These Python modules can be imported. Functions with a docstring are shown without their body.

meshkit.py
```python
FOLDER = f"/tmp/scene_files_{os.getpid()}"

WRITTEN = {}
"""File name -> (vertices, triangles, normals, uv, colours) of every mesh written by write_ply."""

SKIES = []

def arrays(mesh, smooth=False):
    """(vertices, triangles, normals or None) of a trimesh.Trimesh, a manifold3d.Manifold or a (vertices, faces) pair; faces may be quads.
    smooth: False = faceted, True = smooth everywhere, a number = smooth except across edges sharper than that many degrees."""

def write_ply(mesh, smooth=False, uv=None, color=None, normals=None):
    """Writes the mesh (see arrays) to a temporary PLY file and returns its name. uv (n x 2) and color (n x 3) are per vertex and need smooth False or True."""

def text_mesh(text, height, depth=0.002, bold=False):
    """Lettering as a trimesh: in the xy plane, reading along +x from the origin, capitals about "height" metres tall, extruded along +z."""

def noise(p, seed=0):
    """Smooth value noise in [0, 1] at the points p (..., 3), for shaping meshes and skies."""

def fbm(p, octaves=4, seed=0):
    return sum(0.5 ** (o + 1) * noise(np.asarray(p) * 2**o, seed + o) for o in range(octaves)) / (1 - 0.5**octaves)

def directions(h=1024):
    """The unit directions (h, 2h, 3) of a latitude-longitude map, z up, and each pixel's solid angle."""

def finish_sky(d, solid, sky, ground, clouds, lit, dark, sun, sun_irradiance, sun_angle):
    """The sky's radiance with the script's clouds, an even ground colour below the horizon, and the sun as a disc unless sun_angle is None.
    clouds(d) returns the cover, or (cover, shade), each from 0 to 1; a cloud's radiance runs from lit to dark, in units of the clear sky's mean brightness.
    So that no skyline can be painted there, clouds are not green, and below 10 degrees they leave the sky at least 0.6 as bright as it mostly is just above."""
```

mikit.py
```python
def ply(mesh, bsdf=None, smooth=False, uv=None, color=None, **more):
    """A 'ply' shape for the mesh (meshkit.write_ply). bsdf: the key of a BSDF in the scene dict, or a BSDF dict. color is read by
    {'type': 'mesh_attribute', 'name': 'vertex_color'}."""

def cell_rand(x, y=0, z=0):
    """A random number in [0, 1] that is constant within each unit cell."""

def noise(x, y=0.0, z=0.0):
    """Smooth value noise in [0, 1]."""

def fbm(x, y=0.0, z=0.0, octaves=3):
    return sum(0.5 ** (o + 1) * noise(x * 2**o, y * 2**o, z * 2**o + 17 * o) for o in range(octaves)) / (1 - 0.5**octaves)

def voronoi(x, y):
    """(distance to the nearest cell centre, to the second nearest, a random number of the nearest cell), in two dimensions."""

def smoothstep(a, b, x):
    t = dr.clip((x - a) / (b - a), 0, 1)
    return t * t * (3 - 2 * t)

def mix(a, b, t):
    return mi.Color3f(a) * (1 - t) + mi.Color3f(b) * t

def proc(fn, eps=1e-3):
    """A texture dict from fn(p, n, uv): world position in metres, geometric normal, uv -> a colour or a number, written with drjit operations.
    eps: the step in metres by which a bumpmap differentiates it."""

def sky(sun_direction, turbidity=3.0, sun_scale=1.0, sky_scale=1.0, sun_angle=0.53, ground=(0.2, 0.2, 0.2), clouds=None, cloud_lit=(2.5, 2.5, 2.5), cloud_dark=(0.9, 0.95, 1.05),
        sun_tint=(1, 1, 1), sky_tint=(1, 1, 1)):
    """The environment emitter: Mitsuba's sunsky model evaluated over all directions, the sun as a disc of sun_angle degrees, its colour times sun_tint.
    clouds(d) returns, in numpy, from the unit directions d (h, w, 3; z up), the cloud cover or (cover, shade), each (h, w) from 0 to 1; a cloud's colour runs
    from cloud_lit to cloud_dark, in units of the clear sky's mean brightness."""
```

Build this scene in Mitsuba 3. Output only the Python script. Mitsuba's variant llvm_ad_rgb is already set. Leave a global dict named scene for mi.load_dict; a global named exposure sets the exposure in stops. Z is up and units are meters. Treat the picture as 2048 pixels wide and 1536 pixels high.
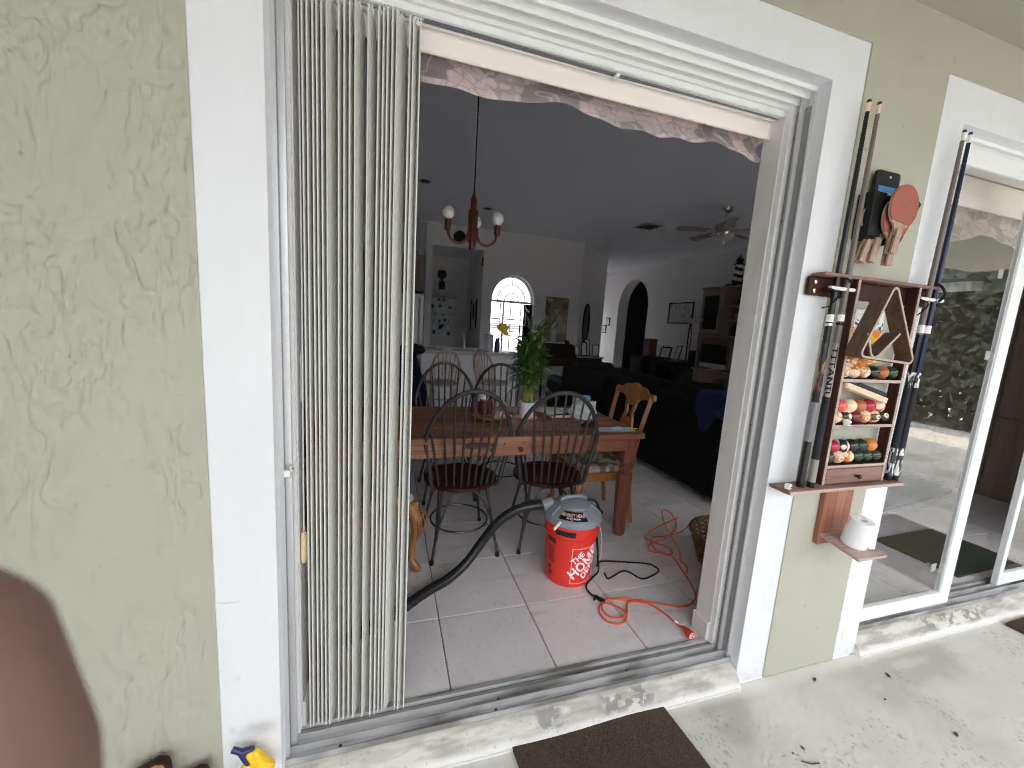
import math, random
import numpy as np
import trimesh
import manifold3d as m3
import shapely.geometry as sg
from shapely import affinity
import drjit as dr
import mitsuba as mi
import mikit, meshkit

random.seed(7)
RNG = np.random.RandomState(11)
T = mi.ScalarTransform4f
scene, labels = {}, {}

# ------------------------------------------------------------------ camera, sky, exposure
EYE = np.array([0.0, -1.2193, 1.5497])
FWD = np.array([0.29728148, 0.94345859, -0.14666158])
UP = np.array([-0.01607847, 0.1585311, 0.98722306])
scene['camera'] = {'type': 'thinlens', 'to_world': T().look_at(origin=EYE.tolist(), target=(EYE + FWD).tolist(), up=UP.tolist()),
                   'fov': math.degrees(2 * math.atan(1024 / 806.614)), 'fov_axis': 'x', 'near_clip': 0.005, 'far_clip': 400.0,
                   'aperture_radius': 0.00055, 'focus_distance': 2.2}
scene['sky'] = mikit.sky([0.22, 0.40, 0.9], turbidity=4, sun_scale=0.35, clouds=lambda d: .55 + .6 * meshkit.fbm(d * 3.0, 4, 5), cloud_lit=(3.0, 3.02, 3.1), cloud_dark=(1.6, 1.65, 1.7))
exposure = 3.8

# ------------------------------------------------------------------ materials
def lin(r, g, b):
    f = lambda c: c / 12.92 if c <= .04045 else ((c + .055) / 1.055) ** 2.4
    return [f(r / 255), f(g / 255), f(b / 255)]

def rgb(c): return {'type': 'rgb', 'value': [float(x) for x in c]}

def P(name, color, rough=.5, metal=0.0, spec=.5, two=True, bump=None, **kw):
    c = color if isinstance(color, dict) else rgb(color)
    b = {'type': 'principled', 'base_color': c, 'roughness': float(rough), 'metallic': float(metal), 'specular': float(spec), **kw}
    if bump:
        fn, scale, eps = bump
        b = {'type': 'bumpmap', 'arbitrary': mikit.proc(fn, eps), 'scale': float(scale), 'bsdf': b}
    scene[name] = {'type': 'twosided', 'bsdf': b} if two else b
    return name

N, FB, SS, MIX = mikit.noise, mikit.fbm, mikit.smoothstep, mikit.mix

def stucco_h(p, n, uv):
    x, y, z = p.x + 0.3 * p.y, p.y, p.z
    wx, wz = x + .03 * FB(x * 14, z * 14, 3.1), z + .03 * FB(x * 14, z * 14, 7.7)
    gate = .35 + .65 * SS(.36, .58, N(x * 6 + 9, z * 5 + 3, y * 5))
    s1 = SS(.45, .55, FB(wx * 24, wz * 14, y * 4, octaves=2)) * (.35 + .65 * gate)
    s2 = SS(.44, .56, FB(wx * 46 + 5, wz * 27, y * 4 + 3, octaves=2)) * gate
    s3 = SS(.44, .56, N(wx * 85, wz * 60, y * 8 + 5)) * gate * SS(.42, .6, N(x * 15, z * 13, y + 4))
    pits = SS(.80, .9, N(x * 75, z * 75, y * 75)) * gate
    return .42 * s1 + .36 * s2 + .25 * s3 - .5 * pits + .14 * FB(x * 70, z * 70, y * 30)

def stucco_c(p, n, uv):
    t = FB(p.x * 1.7 + p.y, p.z * 1.7, 2.0)
    c = MIX((.375, .375, .305), (.41, .407, .345), t)
    pit = SS(.80, .9, N(p.x * 60 + .3 * p.y * 60, p.z * 60, p.y * 60)) * SS(.5, .7, N(p.x * 6 + 1.8 * p.y, p.z * 6 + 4, p.y * 3))
    c = MIX(c, (.2, .2, .14), .6 * pit)
    return MIX(c, (.33, .34, .25), SS(.35, .0, p.z) * .5 * FB(p.x * 7, p.z * 7))

P('m_stucco', mikit.proc(stucco_c), .85, bump=(stucco_h, .0075, .0010))
P('m_soffit', mikit.proc(lambda p, n, uv: MIX((.35, .35, .285), (.39, .385, .32), N(p.x * 2, p.y * 2))), .9,
  bump=(lambda p, n, uv: stucco_h(mi.Point3f(p.x, p.z, p.y), n, uv), .004, .0015))

def trim_c(p, n, uv):
    c = MIX((.72, .735, .765), (.64, .66, .695), .7 * FB(p.x * 3, p.z * 2, p.y) + .3 * FB(p.x * 60, p.z * 4, p.y * 60))
    # soot smudge above the yellow tool: a stain on the paint
    dx, dz = (p.x + .352) / .045, (p.z - .283) / .022
    sm = dr.exp(-(dx * dx + dz * dz)) * (.35 + .9 * FB(p.x * 40, p.z * 40, 1.0))
    c = MIX(c, (.3, .28, .28), dr.clip(sm * .75, 0, .7))
    dirt = SS(.68, .9, FB(p.x * 26, p.z * 17, p.y * 20)) * SS(.9, .0, p.z)
    spl = SS(.12, .0, p.z) * FB(p.x * 50, p.z * 50) * .5
    crack = SS(.0035, .0, dr.abs(p.z - .715 - .006 * N(p.x * 40, 1.0))) * SS(-.29, -.31, p.x) * SS(.3, .6, N(p.x * 25, 3.0))
    return MIX(c, (.42, .40, .36), dr.clip(dirt * .5 + spl + crack * .5, 0, .8))

P('m_trim', mikit.proc(trim_c), .55, bump=(lambda p, n, uv: FB(p.x * 45, p.z * 14, p.y * 45), .0022, .0015))
P('m_white', (.78, .78, .77), .6)
P('m_inner_wall', mikit.proc(lambda p, n, uv: MIX((.74, .74, .755), (.78, .78, .79), N(p.x * 1.5, p.z * 1.5, p.y * 1.5))), .8,
  bump=(lambda p, n, uv: FB(p.x * 30, p.z * 30, p.y * 30), .0015, .003))
P('m_ceiling', (.66, .68, .74), .9)
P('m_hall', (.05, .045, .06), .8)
P('m_jamb', mikit.proc(lambda p, n, uv: MIX((.66, .65, .65), (.55, .53, .52), SS(.5, .9, FB(p.x * 8, p.z * 3, p.y * 8)))), .6)
P('m_alu', mikit.proc(lambda p, n, uv: MIX((.66, .68, .71), (.50, .51, .53), FB(p.x * 14, p.z * 2.5, p.y * 60))), .38, .45)
P('m_channel', (.27, .27, .275), .5, .3)
P('m_track', mikit.proc(lambda p, n, uv: MIX((.56, .565, .575), (.27, .265, .255), SS(.4, .75, FB(p.x * 5, p.y * 60, 2.0)))), .42, .55)
P('m_rail_white', (.74, .76, .76), .45)
P('m_cream', mikit.proc(lambda p, n, uv: MIX((.84, .79, .75), (.80, .745, .70), FB(p.x * 2, p.z * 14, p.y))), .5)
P('m_vane', (.62, .62, .585), .55, spec=.3)
scene['m_sheervane'] = {'type': 'principledthin', 'base_color': rgb((.62, .64, .60)), 'roughness': .6, 'diff_trans': 1.3}
P('m_tan', (.72, .58, .32), .4)
P('m_dark', (.02, .02, .022), .5, spec=.15)
P('m_black', (.012, .012, .013), .35, spec=.15)
P('m_blackmetal', (.075, .075, .072), .30, .6, spec=.4)
P('m_screw', (.03, .03, .03), .5, spec=.15)
P('m_chrome', (.8, .8, .8), .15, 1.0)

def concrete_c(p, n, uv):
    a = FB(p.x * 3, p.y * 3, 1.0, octaves=4)
    c = MIX((.49, .475, .435), (.62, .605, .57), a)
    c = MIX(c, (.39, .375, .335), SS(.50, .72, FB(p.x * 2.2 + 5, p.y * 3.0, 4.0, octaves=4)) * .75)
    c = MIX(c, (.62, .61, .58), SS(.55, .75, FB(p.x * 4 + 1, p.y * 9, 6.0, octaves=4)) * .5)
    spk = SS(.74, .84, N(p.x * 120, p.y * 90, 2.0)) * SS(.42, .7, FB(p.x * 6, p.y * 6, 9.0))
    c = MIX(c, (.30, .28, .24), spk * .55)
    return MIX(c, (.66, .65, .62), SS(-.075, -.02, p.y + .02 * FB(p.x * 9, p.y * 9)) * .8)

P('m_concrete', mikit.proc(concrete_c), .8, bump=(lambda p, n, uv: FB(p.x * 45, p.y * 30, 0.0) - .4 * SS(.74, .84, N(p.x * 120, p.y * 90, 2.0)), .004, .0015))

def sill_c(p, n, uv):
    c = MIX((.56, .54, .50), (.34, .325, .295), SS(.3, .7, FB(p.x * 9, p.y * 26 + p.z * 26, 1.0, octaves=4)))
    c = MIX((.66, .65, .63), c, SS(.02, .05, p.z + .012 * N(p.x * 15, 2.0)))
    band = SS(.022, .045, p.z) * SS(.086, .078, p.z)
    peel = SS(.50, .68, FB(p.x * 16, p.y * 40 + p.z * 40, 3.0, octaves=4)) * band
    spot = dr.exp(-dr.square((p.x - .97) / .13)) + .8 * dr.exp(-dr.square((p.x - .62) / .06)) + .9 * dr.exp(-dr.square((p.x - 3.1) / .3))
    gouge = SS(.52, .55, FB(p.x * 30 + 3, p.z * 60, 8.0, octaves=4)) * band * SS(.2, .6, spot)
    c = MIX(c, (.44, .42, .38), peel * .65)
    c = MIX(c, (.20, .195, .185), gouge * .8)
    c = MIX(c, (.38, .36, .33), SS(.075, .084, p.z) * .6)
    return MIX(c, (.2, .19, .17), SS(.80, .9, N(p.x * 130, p.y * 90, p.z * 90)) * .35)

P('m_sill', mikit.proc(sill_c), .7, bump=(lambda p, n, uv: FB(p.x * 30, p.y * 40, p.z * 40, octaves=4), .004, .002))

def tile_c(p, n, uv):
    i, j = dr.floor((p.x - .2642) / .4565), dr.floor((p.y - .1145) / .4565)
    r = mikit.cell_rand(i, j, 3)
    a = FB(p.x * 7 + 13 * r, p.y * 7 + 7 * r, r * 9, octaves=4)
    g = FB(p.x * 60 + 5 * r, p.y * 22, r, octaves=3)
    c = MIX((.61, .58, .585), (.73, .70, .71), .65 * a + .35 * g)
    c = MIX(c, (.46, .43, .42), SS(.60, .82, FB(p.x * 3 + 3 * r, p.y * 11, r * 4, octaves=4)) * .6)
    return MIX(c, (.40, .37, .36), SS(.80, .9, N(p.x * 90, p.y * 60, 1.0)) * .2) * (.93 + .1 * r)

P('m_tile', mikit.proc(tile_c), .38, spec=.4, bump=(lambda p, n, uv: FB(p.x * 9, p.y * 9, 1.0), .0015, .004))
P('m_grout', (.20, .185, .18), .9)

def woodfn(c1, c2, c3, ax=0, sc=1.0, knots=0.0):
    def fn(p, n, uv):
        l, a, b = [(p.x, p.y, p.z), (p.y, p.x, p.z), (p.z, p.x, p.y)][ax]
        w = FB(l * 1.2 * sc, a * 14 * sc, b * 14 * sc, octaves=3)
        g = FB(l * 5 * sc, a * 130 * sc, b * 130 * sc, octaves=2)
        c = MIX(c1, c2, SS(.3, .7, w))
        c = MIX(c, c3, SS(.5, .75, g) * .5)
        if knots:
            k = N(l * 4.1, a * 6, b * 11 + 2)
            c = MIX(c, [x * .25 for x in c1], SS(.87, .93, k) * knots)
        return c
    return fn

P('m_table', mikit.proc(woodfn((.20, .082, .046), (.285, .132, .078), (.12, .044, .026), 0, 1, .9)), .42, spec=.35)
P('m_tableleg', mikit.proc(woodfn((.15, .045, .03), (.20, .07, .045), (.09, .028, .018), 2)), .4, spec=.35)
P('m_pine', mikit.proc(woodfn((.26, .105, .032), (.34, .15, .048), (.17, .06, .02), 2)), .35, clearcoat=.2)
P('m_seatwood', mikit.proc(woodfn((.028, .008, .007), (.045, .013, .011), (.016, .005, .005), 0)), .35, spec=.3)
P('m_paleoak', mikit.proc(woodfn((.42, .31, .24), (.50, .38, .30), (.34, .24, .18), 2)), .5)
P('m_cabinet', mikit.proc(woodfn((.25, .19, .16), (.31, .24, .205), (.2, .15, .125), 2)), .5)
P('m_darkwood', mikit.proc(woodfn((.025, .012, .009), (.040, .018, .013), (.015, .008, .006), 0)), .5, spec=.2)
P('m_mahog', mikit.proc(woodfn((.036, .013, .010), (.052, .019, .014), (.022, .01, .008), 2)), .45, spec=.15)
P('m_rackedge', mikit.proc(woodfn((.36, .26, .24), (.46, .36, .33), (.22, .11, .095), 0, 1.4)), .6)
P('m_rackfront', mikit.proc(woodfn((.19, .10, .082), (.28, .165, .14), (.12, .055, .042), 0, 1.2)), .55)
P('m_bracket', mikit.proc(woodfn((.26, .095, .055), (.34, .15, .09), (.16, .05, .03), 2)), .45)
P('m_triangle', mikit.proc(woodfn((.095, .058, .045), (.13, .083, .064), (.06, .036, .028), 2, .8)), .6, spec=.2)
P('m_triedge', mikit.proc(woodfn((.40, .31, .27), (.46, .37, .33), (.3, .22, .19), 0)), .6)
P('m_paddlewood', mikit.proc(woodfn((.33, .22, .17), (.42, .29, .22), (.24, .15, .11), 2)), .5)
P('m_lightwood', mikit.proc(woodfn((.66, .50, .36), (.72, .58, .43), (.55, .4, .28), 0)), .5)

def fabric_c(p, n, uv):
    u, v = p.x * 13 + .3 * N(p.x * 9, p.z * 9), p.z * 21 + .4 * N(p.x * 5, 2.0)
    f, s, r = mikit.voronoi(u, v)
    c = MIX((.46, .385, .39), (.36, .315, .325), r)
    c = MIX(c, (.50, .40, .40), SS(.70, .72, r))
    c = MIX(c, (.24, .22, .23), SS(.26, .24, r))
    c = MIX(c, (.27, .23, .24), SS(.12, .02, s - f) * .6)
    sw = SS(.07, .0, dr.abs(N(p.x * 30, p.z * 36, 3.0) - .5))
    c = MIX(c, (.25, .21, .22), sw * .6)
    sw = SS(.06, .0, dr.abs(N(p.x * 22 + 7, p.z * 20, 5.0) - .55))
    return MIX(c, (.62, .52, .50), sw * .5)

P('m_fabric', mikit.proc(fabric_c), .9, bump=(lambda p, n, uv: FB(p.x * 40, p.z * 40, 2.0), .003, .002))
P('m_mat', mikit.proc(lambda p, n, uv: MIX((.018, .012, .009), (.11, .075, .055), .55 * N(p.x * 230, p.y * 230, 0.0) + .45 * FB(p.x * 6, p.y * 6, 3.0))), .95,
  bump=(lambda p, n, uv: N(p.x * 350, p.y * 350, 0.0), .004, .001))
P('m_greenmat', (.03, .045, .028), .9)
P('m_bucket', mikit.proc(lambda p, n, uv: MIX((.70, .035, .022), (.64, .03, .02), N(p.x * 9, p.z * 9, p.y * 9))), .42)
P('m_lid', (.21, .235, .265), .4)
P('m_logowhite', (.82, .78, .80), .5)
P('m_salmon', (.80, .42, .36), .5)
P('m_darkprint', (.10, .012, .012), .5)
P('m_hose', (.012, .013, .015), .3)
P('m_orangecord', (.62, .10, .05), .45)
P('m_redplug', (.55, .05, .025), .4)
P('m_terracotta', mikit.proc(lambda p, n, uv: MIX((.34, .13, .055), (.26, .15, .05), SS(.3, .7, N(p.x * 22, p.z * 14, p.y * 9)))), .5)
P('m_copper', (.115, .034, .027), .35, .35, spec=.3)
P('m_bulb', (.80, .80, .80), .12, spec=.6, clearcoat=1.0)
P('m_pot', (.74, .74, .78), .3)
P('m_stem', mikit.proc(lambda p, n, uv: MIX((.16, .22, .045), (.30, .32, .09), SS(.3, .7, N(p.x * 70, p.y * 70, p.z * 40)))), .5)
P('m_leaf', mikit.proc(lambda p, n, uv: MIX((.035, .085, .022), (.07, .16, .04), N(p.x * 25, p.y * 25, p.z * 25))), .4)
P('m_sofa', (.010, .010, .012), .75, spec=.15)
P('m_bluecloth', mikit.proc(lambda p, n, uv: MIX((.008, .013, .06), (.02, .03, .12), FB(p.x * 18, p.y * 18, p.z * 18))), .95)
P('m_navy', (.012, .014, .04), .9, spec=.15)
P('m_steel', (.38, .38, .39), .35, .8)
P('m_fridgewhite', (.42, .45, .45), .4)
P('m_paper', mikit.proc(lambda p, n, uv: MIX((.74, .74, .74), (.45, .48, .52), SS(.52, .6, N(p.x * 60, p.y * 25, p.z * 60)))), .7)
P('m_paperblue', (.42, .52, .60), .7)
P('m_cyan', (.10, .36, .48), .5)
P('m_clearplastic', (.55, .58, .6), .18, spec=.7)
P('m_bottlewine', (.10, .022, .03), .15, spec=.6)
P('m_wicker', mikit.proc(lambda p, n, uv: MIX((.075, .037, .016), (.20, .115, .052), N(p.x * 60, p.y * 60, p.z * 30))), .6)
P('m_cushion', mikit.proc(lambda p, n, uv: MIX((.36, .30, .24), (.12, .11, .10), SS(.45, .6, N(p.x * 26, p.y * 26, 3.0)))), .9)
P('m_art', mikit.proc(lambda p, n, uv: MIX(MIX((.30, .24, .17), (.15, .12, .08), SS(.4, .7, FB(p.x * 7, p.z * 7, 1.0))), (.50, .44, .36), SS(.55, .7, FB(p.x * 5 + 4, p.z * 4, 6.0)))), .8)
P('m_map', mikit.proc(lambda p, n, uv: MIX((.52, .52, .52), (.34, .35, .36), SS(.45, .62, FB(p.y * 9, p.z * 9, 1.0)))), .4)
P('m_mirror', (.05, .055, .04), .2, .3)
P('m_screen', (.006, .006, .008), .12)
P('m_silver', (.60, .60, .61), .35, .4)
P('m_doll', (.3, .3, .3), .6)
P('m_shade', (.60, .58, .52), .5)
P('m_fanblade', (.30, .25, .21), .5)
P('m_fanshade', (.55, .54, .50), .3)
P('m_yellow', mikit.proc(lambda p, n, uv: MIX((.86, .56, .02), (.80, .48, .01), N(p.x * 40, p.y * 40, p.z * 40))), .38)
P('m_navyplastic', (.018, .022, .105), .35)
P('m_bluecone', (.012, .02, .08), .35)
P('m_rubberred', mikit.proc(lambda p, n, uv: MIX((.33, .10, .075), (.29, .085, .065), FB(p.x * 60, p.z * 60, 1.0))), .75)
P('m_chalkwhite', mikit.proc(lambda p, n, uv: MIX((.80, .80, .82), (.70, .70, .73), FB(p.x * 15, p.z * 15, p.y * 15))), .8)
P('m_cueblack', (.010, .010, .010), .22, spec=.3, clearcoat=.2)
P('m_cuegrey', (.15, .125, .115), .3, spec=.3, clearcoat=.2)
P('m_cuenavy', (.008, .013, .045), .25, spec=.3, clearcoat=.2)
P('m_cuewrap', (.022, .024, .03), .6, spec=.15)
P('m_cuewrapgrey', (.16, .165, .19), .5)
P('m_cuelabel', (.24, .225, .21), .35)
P('m_cueflame', mikit.proc(lambda p, n, uv: MIX((.02, .018, .018), MIX((.30, .18, .10), (.26, .03, .05), SS(1.45, 1.36, p.z)), SS(.5, .62, FB(p.x * 60, p.z * 22, p.y * 60)))), .25)
P('m_cuefancy', mikit.proc(lambda p, n, uv: MIX((.02, .02, .03), (.62, .62, .62), SS(.52, .6, N(p.x * 150, p.z * 60, p.y * 150)))), .25)
P('m_ferrule', (.78, .55, .38), .5)
P('m_ferrulewhite', (.75, .74, .72), .4)
P('m_skin', mikit.proc(lambda p, n, uv: MIX((.17, .095, .08), (.21, .12, .10), FB(p.x * 200, p.y * 200, p.z * 200))), .55)
P('m_packblue', (.03, .22, .50), .35)
def bag_c(p, n, uv):
    c = MIX((.72, .20, .03), (.75, .50, .05), SS(.4, .6, FB(p.x * 26, p.z * 26, 2.0)))
    c = MIX(c, (.10, .26, .05), SS(.62, .7, N(p.x * 40, p.z * 40, 7.0)))
    c = MIX(c, (.70, .72, .68), SS(1.61, 1.635, p.z))
    return MIX(c, (.05, .09, .16), SS(.5, .6, N(p.x * 90, p.z * 130, 3.0)) * SS(1.61, 1.62, p.z) * SS(1.665, 1.655, p.z))
P('m_bagprint', mikit.proc(bag_c), .25)
P('m_green', (.05, .25, .08), .4)
P('m_leafdry', (.06, .045, .03), .8)
P('m_deck', mikit.proc(lambda p, n, uv: MIX((.38, .37, .35), (.44, .43, .40), FB(p.x * 2, p.y * 2, 0.0))), .85)
P('m_lawn', mikit.proc(lambda p, n, uv: MIX((.06, .12, .03), (.12, .17, .05), FB(p.x * 2, p.y * 2, 0.0))), .9)
P('m_hedge', (.07, .09, .06), .8)
P('m_street', (.40, .40, .38), .9)
P('m_brush', (.05, .05, .055), .9, spec=.15)
scene['m_glass'] = {'type': 'thindielectric', 'int_ior': 1.5}
scene['m_glassdense'] = {'type': 'thindielectric', 'int_ior': 1.5}
scene['m_vertexcolor'] = {'type': 'twosided', 'bsdf': {'type': 'principled', 'base_color': {'type': 'mesh_attribute', 'name': 'vertex_color'}, 'roughness': .16, 'specular': .5, 'clearcoat': .5}}

# ------------------------------------------------------------------ mesh helpers
S8 = np.array([[x, y, z] for x in (-1, 1) for y in (-1, 1) for z in (-1, 1)], float)
_p2 = np.vstack([S8 * [.9, .9, 1], S8 * [.9, 1, .9], S8 * [1, .9, .9]])
_h2 = trimesh.Trimesh(_p2).convex_hull
_FB = np.array([int(np.argmin(np.linalg.norm(_p2 - v, axis=1))) for v in _h2.vertices])[_h2.faces]

def bx(x0, x1, y0, y1, z0, z1, b=.003):
    h = np.array([x1 - x0, y1 - y0, z1 - z0]) / 2
    c = np.array([x0 + x1, y0 + y1, z0 + z1]) / 2
    b = min(b, *(h * .6))
    k = h - b
    v = np.vstack([S8 * [k[0], k[1], h[2]], S8 * [k[0], h[1], k[2]], S8 * [h[0], k[1], k[2]]])
    return trimesh.Trimesh(v + c, _FB, process=False)

def cat(*ms): return trimesh.util.concatenate([m for m in ms])

def rz(m, deg, at=(0, 0, 0), ax=(0, 0, 1)):
    m = m.copy(); m.apply_transform(trimesh.transformations.rotation_matrix(math.radians(deg), ax, at)); return m

def mv(m, *d):
    m = m.copy(); m.apply_translation(d); return m

def sc(m, *s):
    m = m.copy(); m.apply_transform(np.diag([*s, 1.0])); return m

def curve(pts, n=40, closed=False):
    p = np.asarray(pts, float)
    if closed: q = np.vstack([p[-1], p, p[0], p[1]])
    else: q = np.vstack([2 * p[0] - p[1], p, 2 * p[-1] - p[-2]])
    out = []
    segs = len(q) - 3
    for t in np.linspace(0, segs, n, endpoint=not closed):
        i = min(int(t), segs - 1); u = t - i
        a, b, c, d = q[i:i + 4]
        out.append(.5 * (2 * b + (c - a) * u + (2 * a - 5 * b + 4 * c - d) * u * u + (3 * b - a - 3 * c + d) * u ** 3))
    return np.array(out)

def tube(pts, r, n=10, closed=False):
    p = np.asarray(pts, float); m = len(p)
    r = np.broadcast_to(np.asarray(r, float), (m,))
    t = (np.roll(p, -1, 0) - np.roll(p, 1, 0)) if closed else np.gradient(p, axis=0)
    t /= np.linalg.norm(t, axis=1, keepdims=True) + 1e-12
    a = np.array([0, 0, 1.0]) if abs(t[0][2]) < .9 else np.array([1.0, 0, 0])
    u = np.cross(t[0], a); u /= np.linalg.norm(u)
    rings = []
    ang = np.arange(n) * 2 * np.pi / n
    for i in range(m):
        u = u - t[i] * (u @ t[i]); u /= np.linalg.norm(u) + 1e-12
        w = np.cross(t[i], u)
        rings.append(p[i] + r[i] * (np.outer(np.cos(ang), u) + np.outer(np.sin(ang), w)))
    v = np.vstack(rings); f = []
    for i in range(m if closed else m - 1):
        j = (i + 1) % m
        for k in range(n):
            l = (k + 1) % n
            f += [[i * n + k, i * n + l, j * n + l], [i * n + k, j * n + l, j * n + k]]
    if not closed:
        v = np.vstack([v, p[0], p[-1]])
        for k in range(n):
            l = (k + 1) % n
            f += [[m * n, l, k], [m * n + 1, (m - 1) * n + k, (m - 1) * n + l]]
    return trimesh.Trimesh(v, f, process=False)

def lathe(prof, at=(0, 0, 0), n=28, d=None):
    prof = np.asarray(prof, float); m = len(prof)
    ang = np.arange(n) * 2 * np.pi / n
    v = np.vstack([np.c_[r * np.cos(ang), r * np.sin(ang), np.full(n, z)] for r, z in prof]); f = []
    for i in range(m - 1):
        for k in range(n):
            l = (k + 1) % n
            f += [[i * n + k, i * n + l, (i + 1) * n + l], [i * n + k, (i + 1) * n + l, (i + 1) * n + k]]
    me = trimesh.Trimesh(v, f, process=False)
    if d is not None:
        me.apply_transform(trimesh.geometry.align_vectors([0, 0, 1], np.asarray(d, float) / np.linalg.norm(d)))
    me.apply_translation(at)
    return me

def ext(poly, h, plane='xy', at=0.0):
    """extrude a shapely polygon: 'xy' upward from z=at, 'xz' along +y from y=at, 'yz' along +x from x=at"""
    geoms = getattr(poly, 'geoms', [poly])
    m = cat(*[trimesh.creation.extrude_polygon(g, h, engine='earcut') for g in geoms])
    v = np.array(m.vertices)
    if plane == 'xz':
        m = trimesh.Trimesh(np.c_[v[:, 0], at + h - v[:, 2], v[:, 1]], m.faces, process=False)
    elif plane == 'yz':
        m = trimesh.Trimesh(np.c_[at + v[:, 2], v[:, 0], v[:, 1]], m.faces, process=False)
    else:
        m = trimesh.Trimesh(v + [0, 0, at], m.faces, process=False)
    return m

def rect(x0, z0, x1, z1, r=0.0):
    g = sg.box(x0, z0, x1, z1)
    return g.buffer(-r).buffer(r, quad_segs=6) if r else g

def ball(r, at, sub=3): 
    m = trimesh.creation.icosphere(subdivisions=sub, radius=r); m.apply_translation(at); return m

def hullchain(joints, bones, res=.003, it=8, lam=.5):
    """one smooth body from joints {name: (xyz, r)} and bones [(a, b)]"""
    def sph(p, r):
        return m3.Manifold.sphere(r, 20).translate([float(q) for q in p])
    tot = None
    for a, b in bones:
        h = m3.Manifold.batch_hull([sph(*joints[a]), sph(*joints[b])])
        tot = h if tot is None else tot + h
    g = tot.refine_to_length(res).to_mesh()
    t = trimesh.Trimesh(g.vert_properties[:, :3], g.tri_verts, process=True)
    trimesh.smoothing.filter_taubin(t, lam, .53, it)
    return t

def catenary(a, b, sag, n=12):
    a, b = np.array(a, float), np.array(b, float); t = np.linspace(0, 1, n)[:, None]
    return a + (b - a) * t - np.array([0, 0, sag]) * 4 * t * (1 - t)

# ------------------------------------------------------------------ naming
def numbered(name):
    if name not in labels and name not in scene and name not in USED: USED.add(name); return name
    k = 1
    while f'{name}_{k:03d}' in USED or f'{name}_{k:03d}' in scene: k += 1
    USED.add(f'{name}_{k:03d}'); return f'{name}_{k:03d}'
USED = set()

def thing(name, label, cat_, group=None):
    k = numbered(name); labels[k] = {'label': label, 'category': cat_}
    if group: labels[k]['group'] = group
    return k

def solo(name, label, cat_, mesh, mat, smooth=30, group=None, **kw):
    k = thing(name, label, cat_, group); scene[k] = mikit.ply(mesh, mat, smooth, **kw); return k

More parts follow.
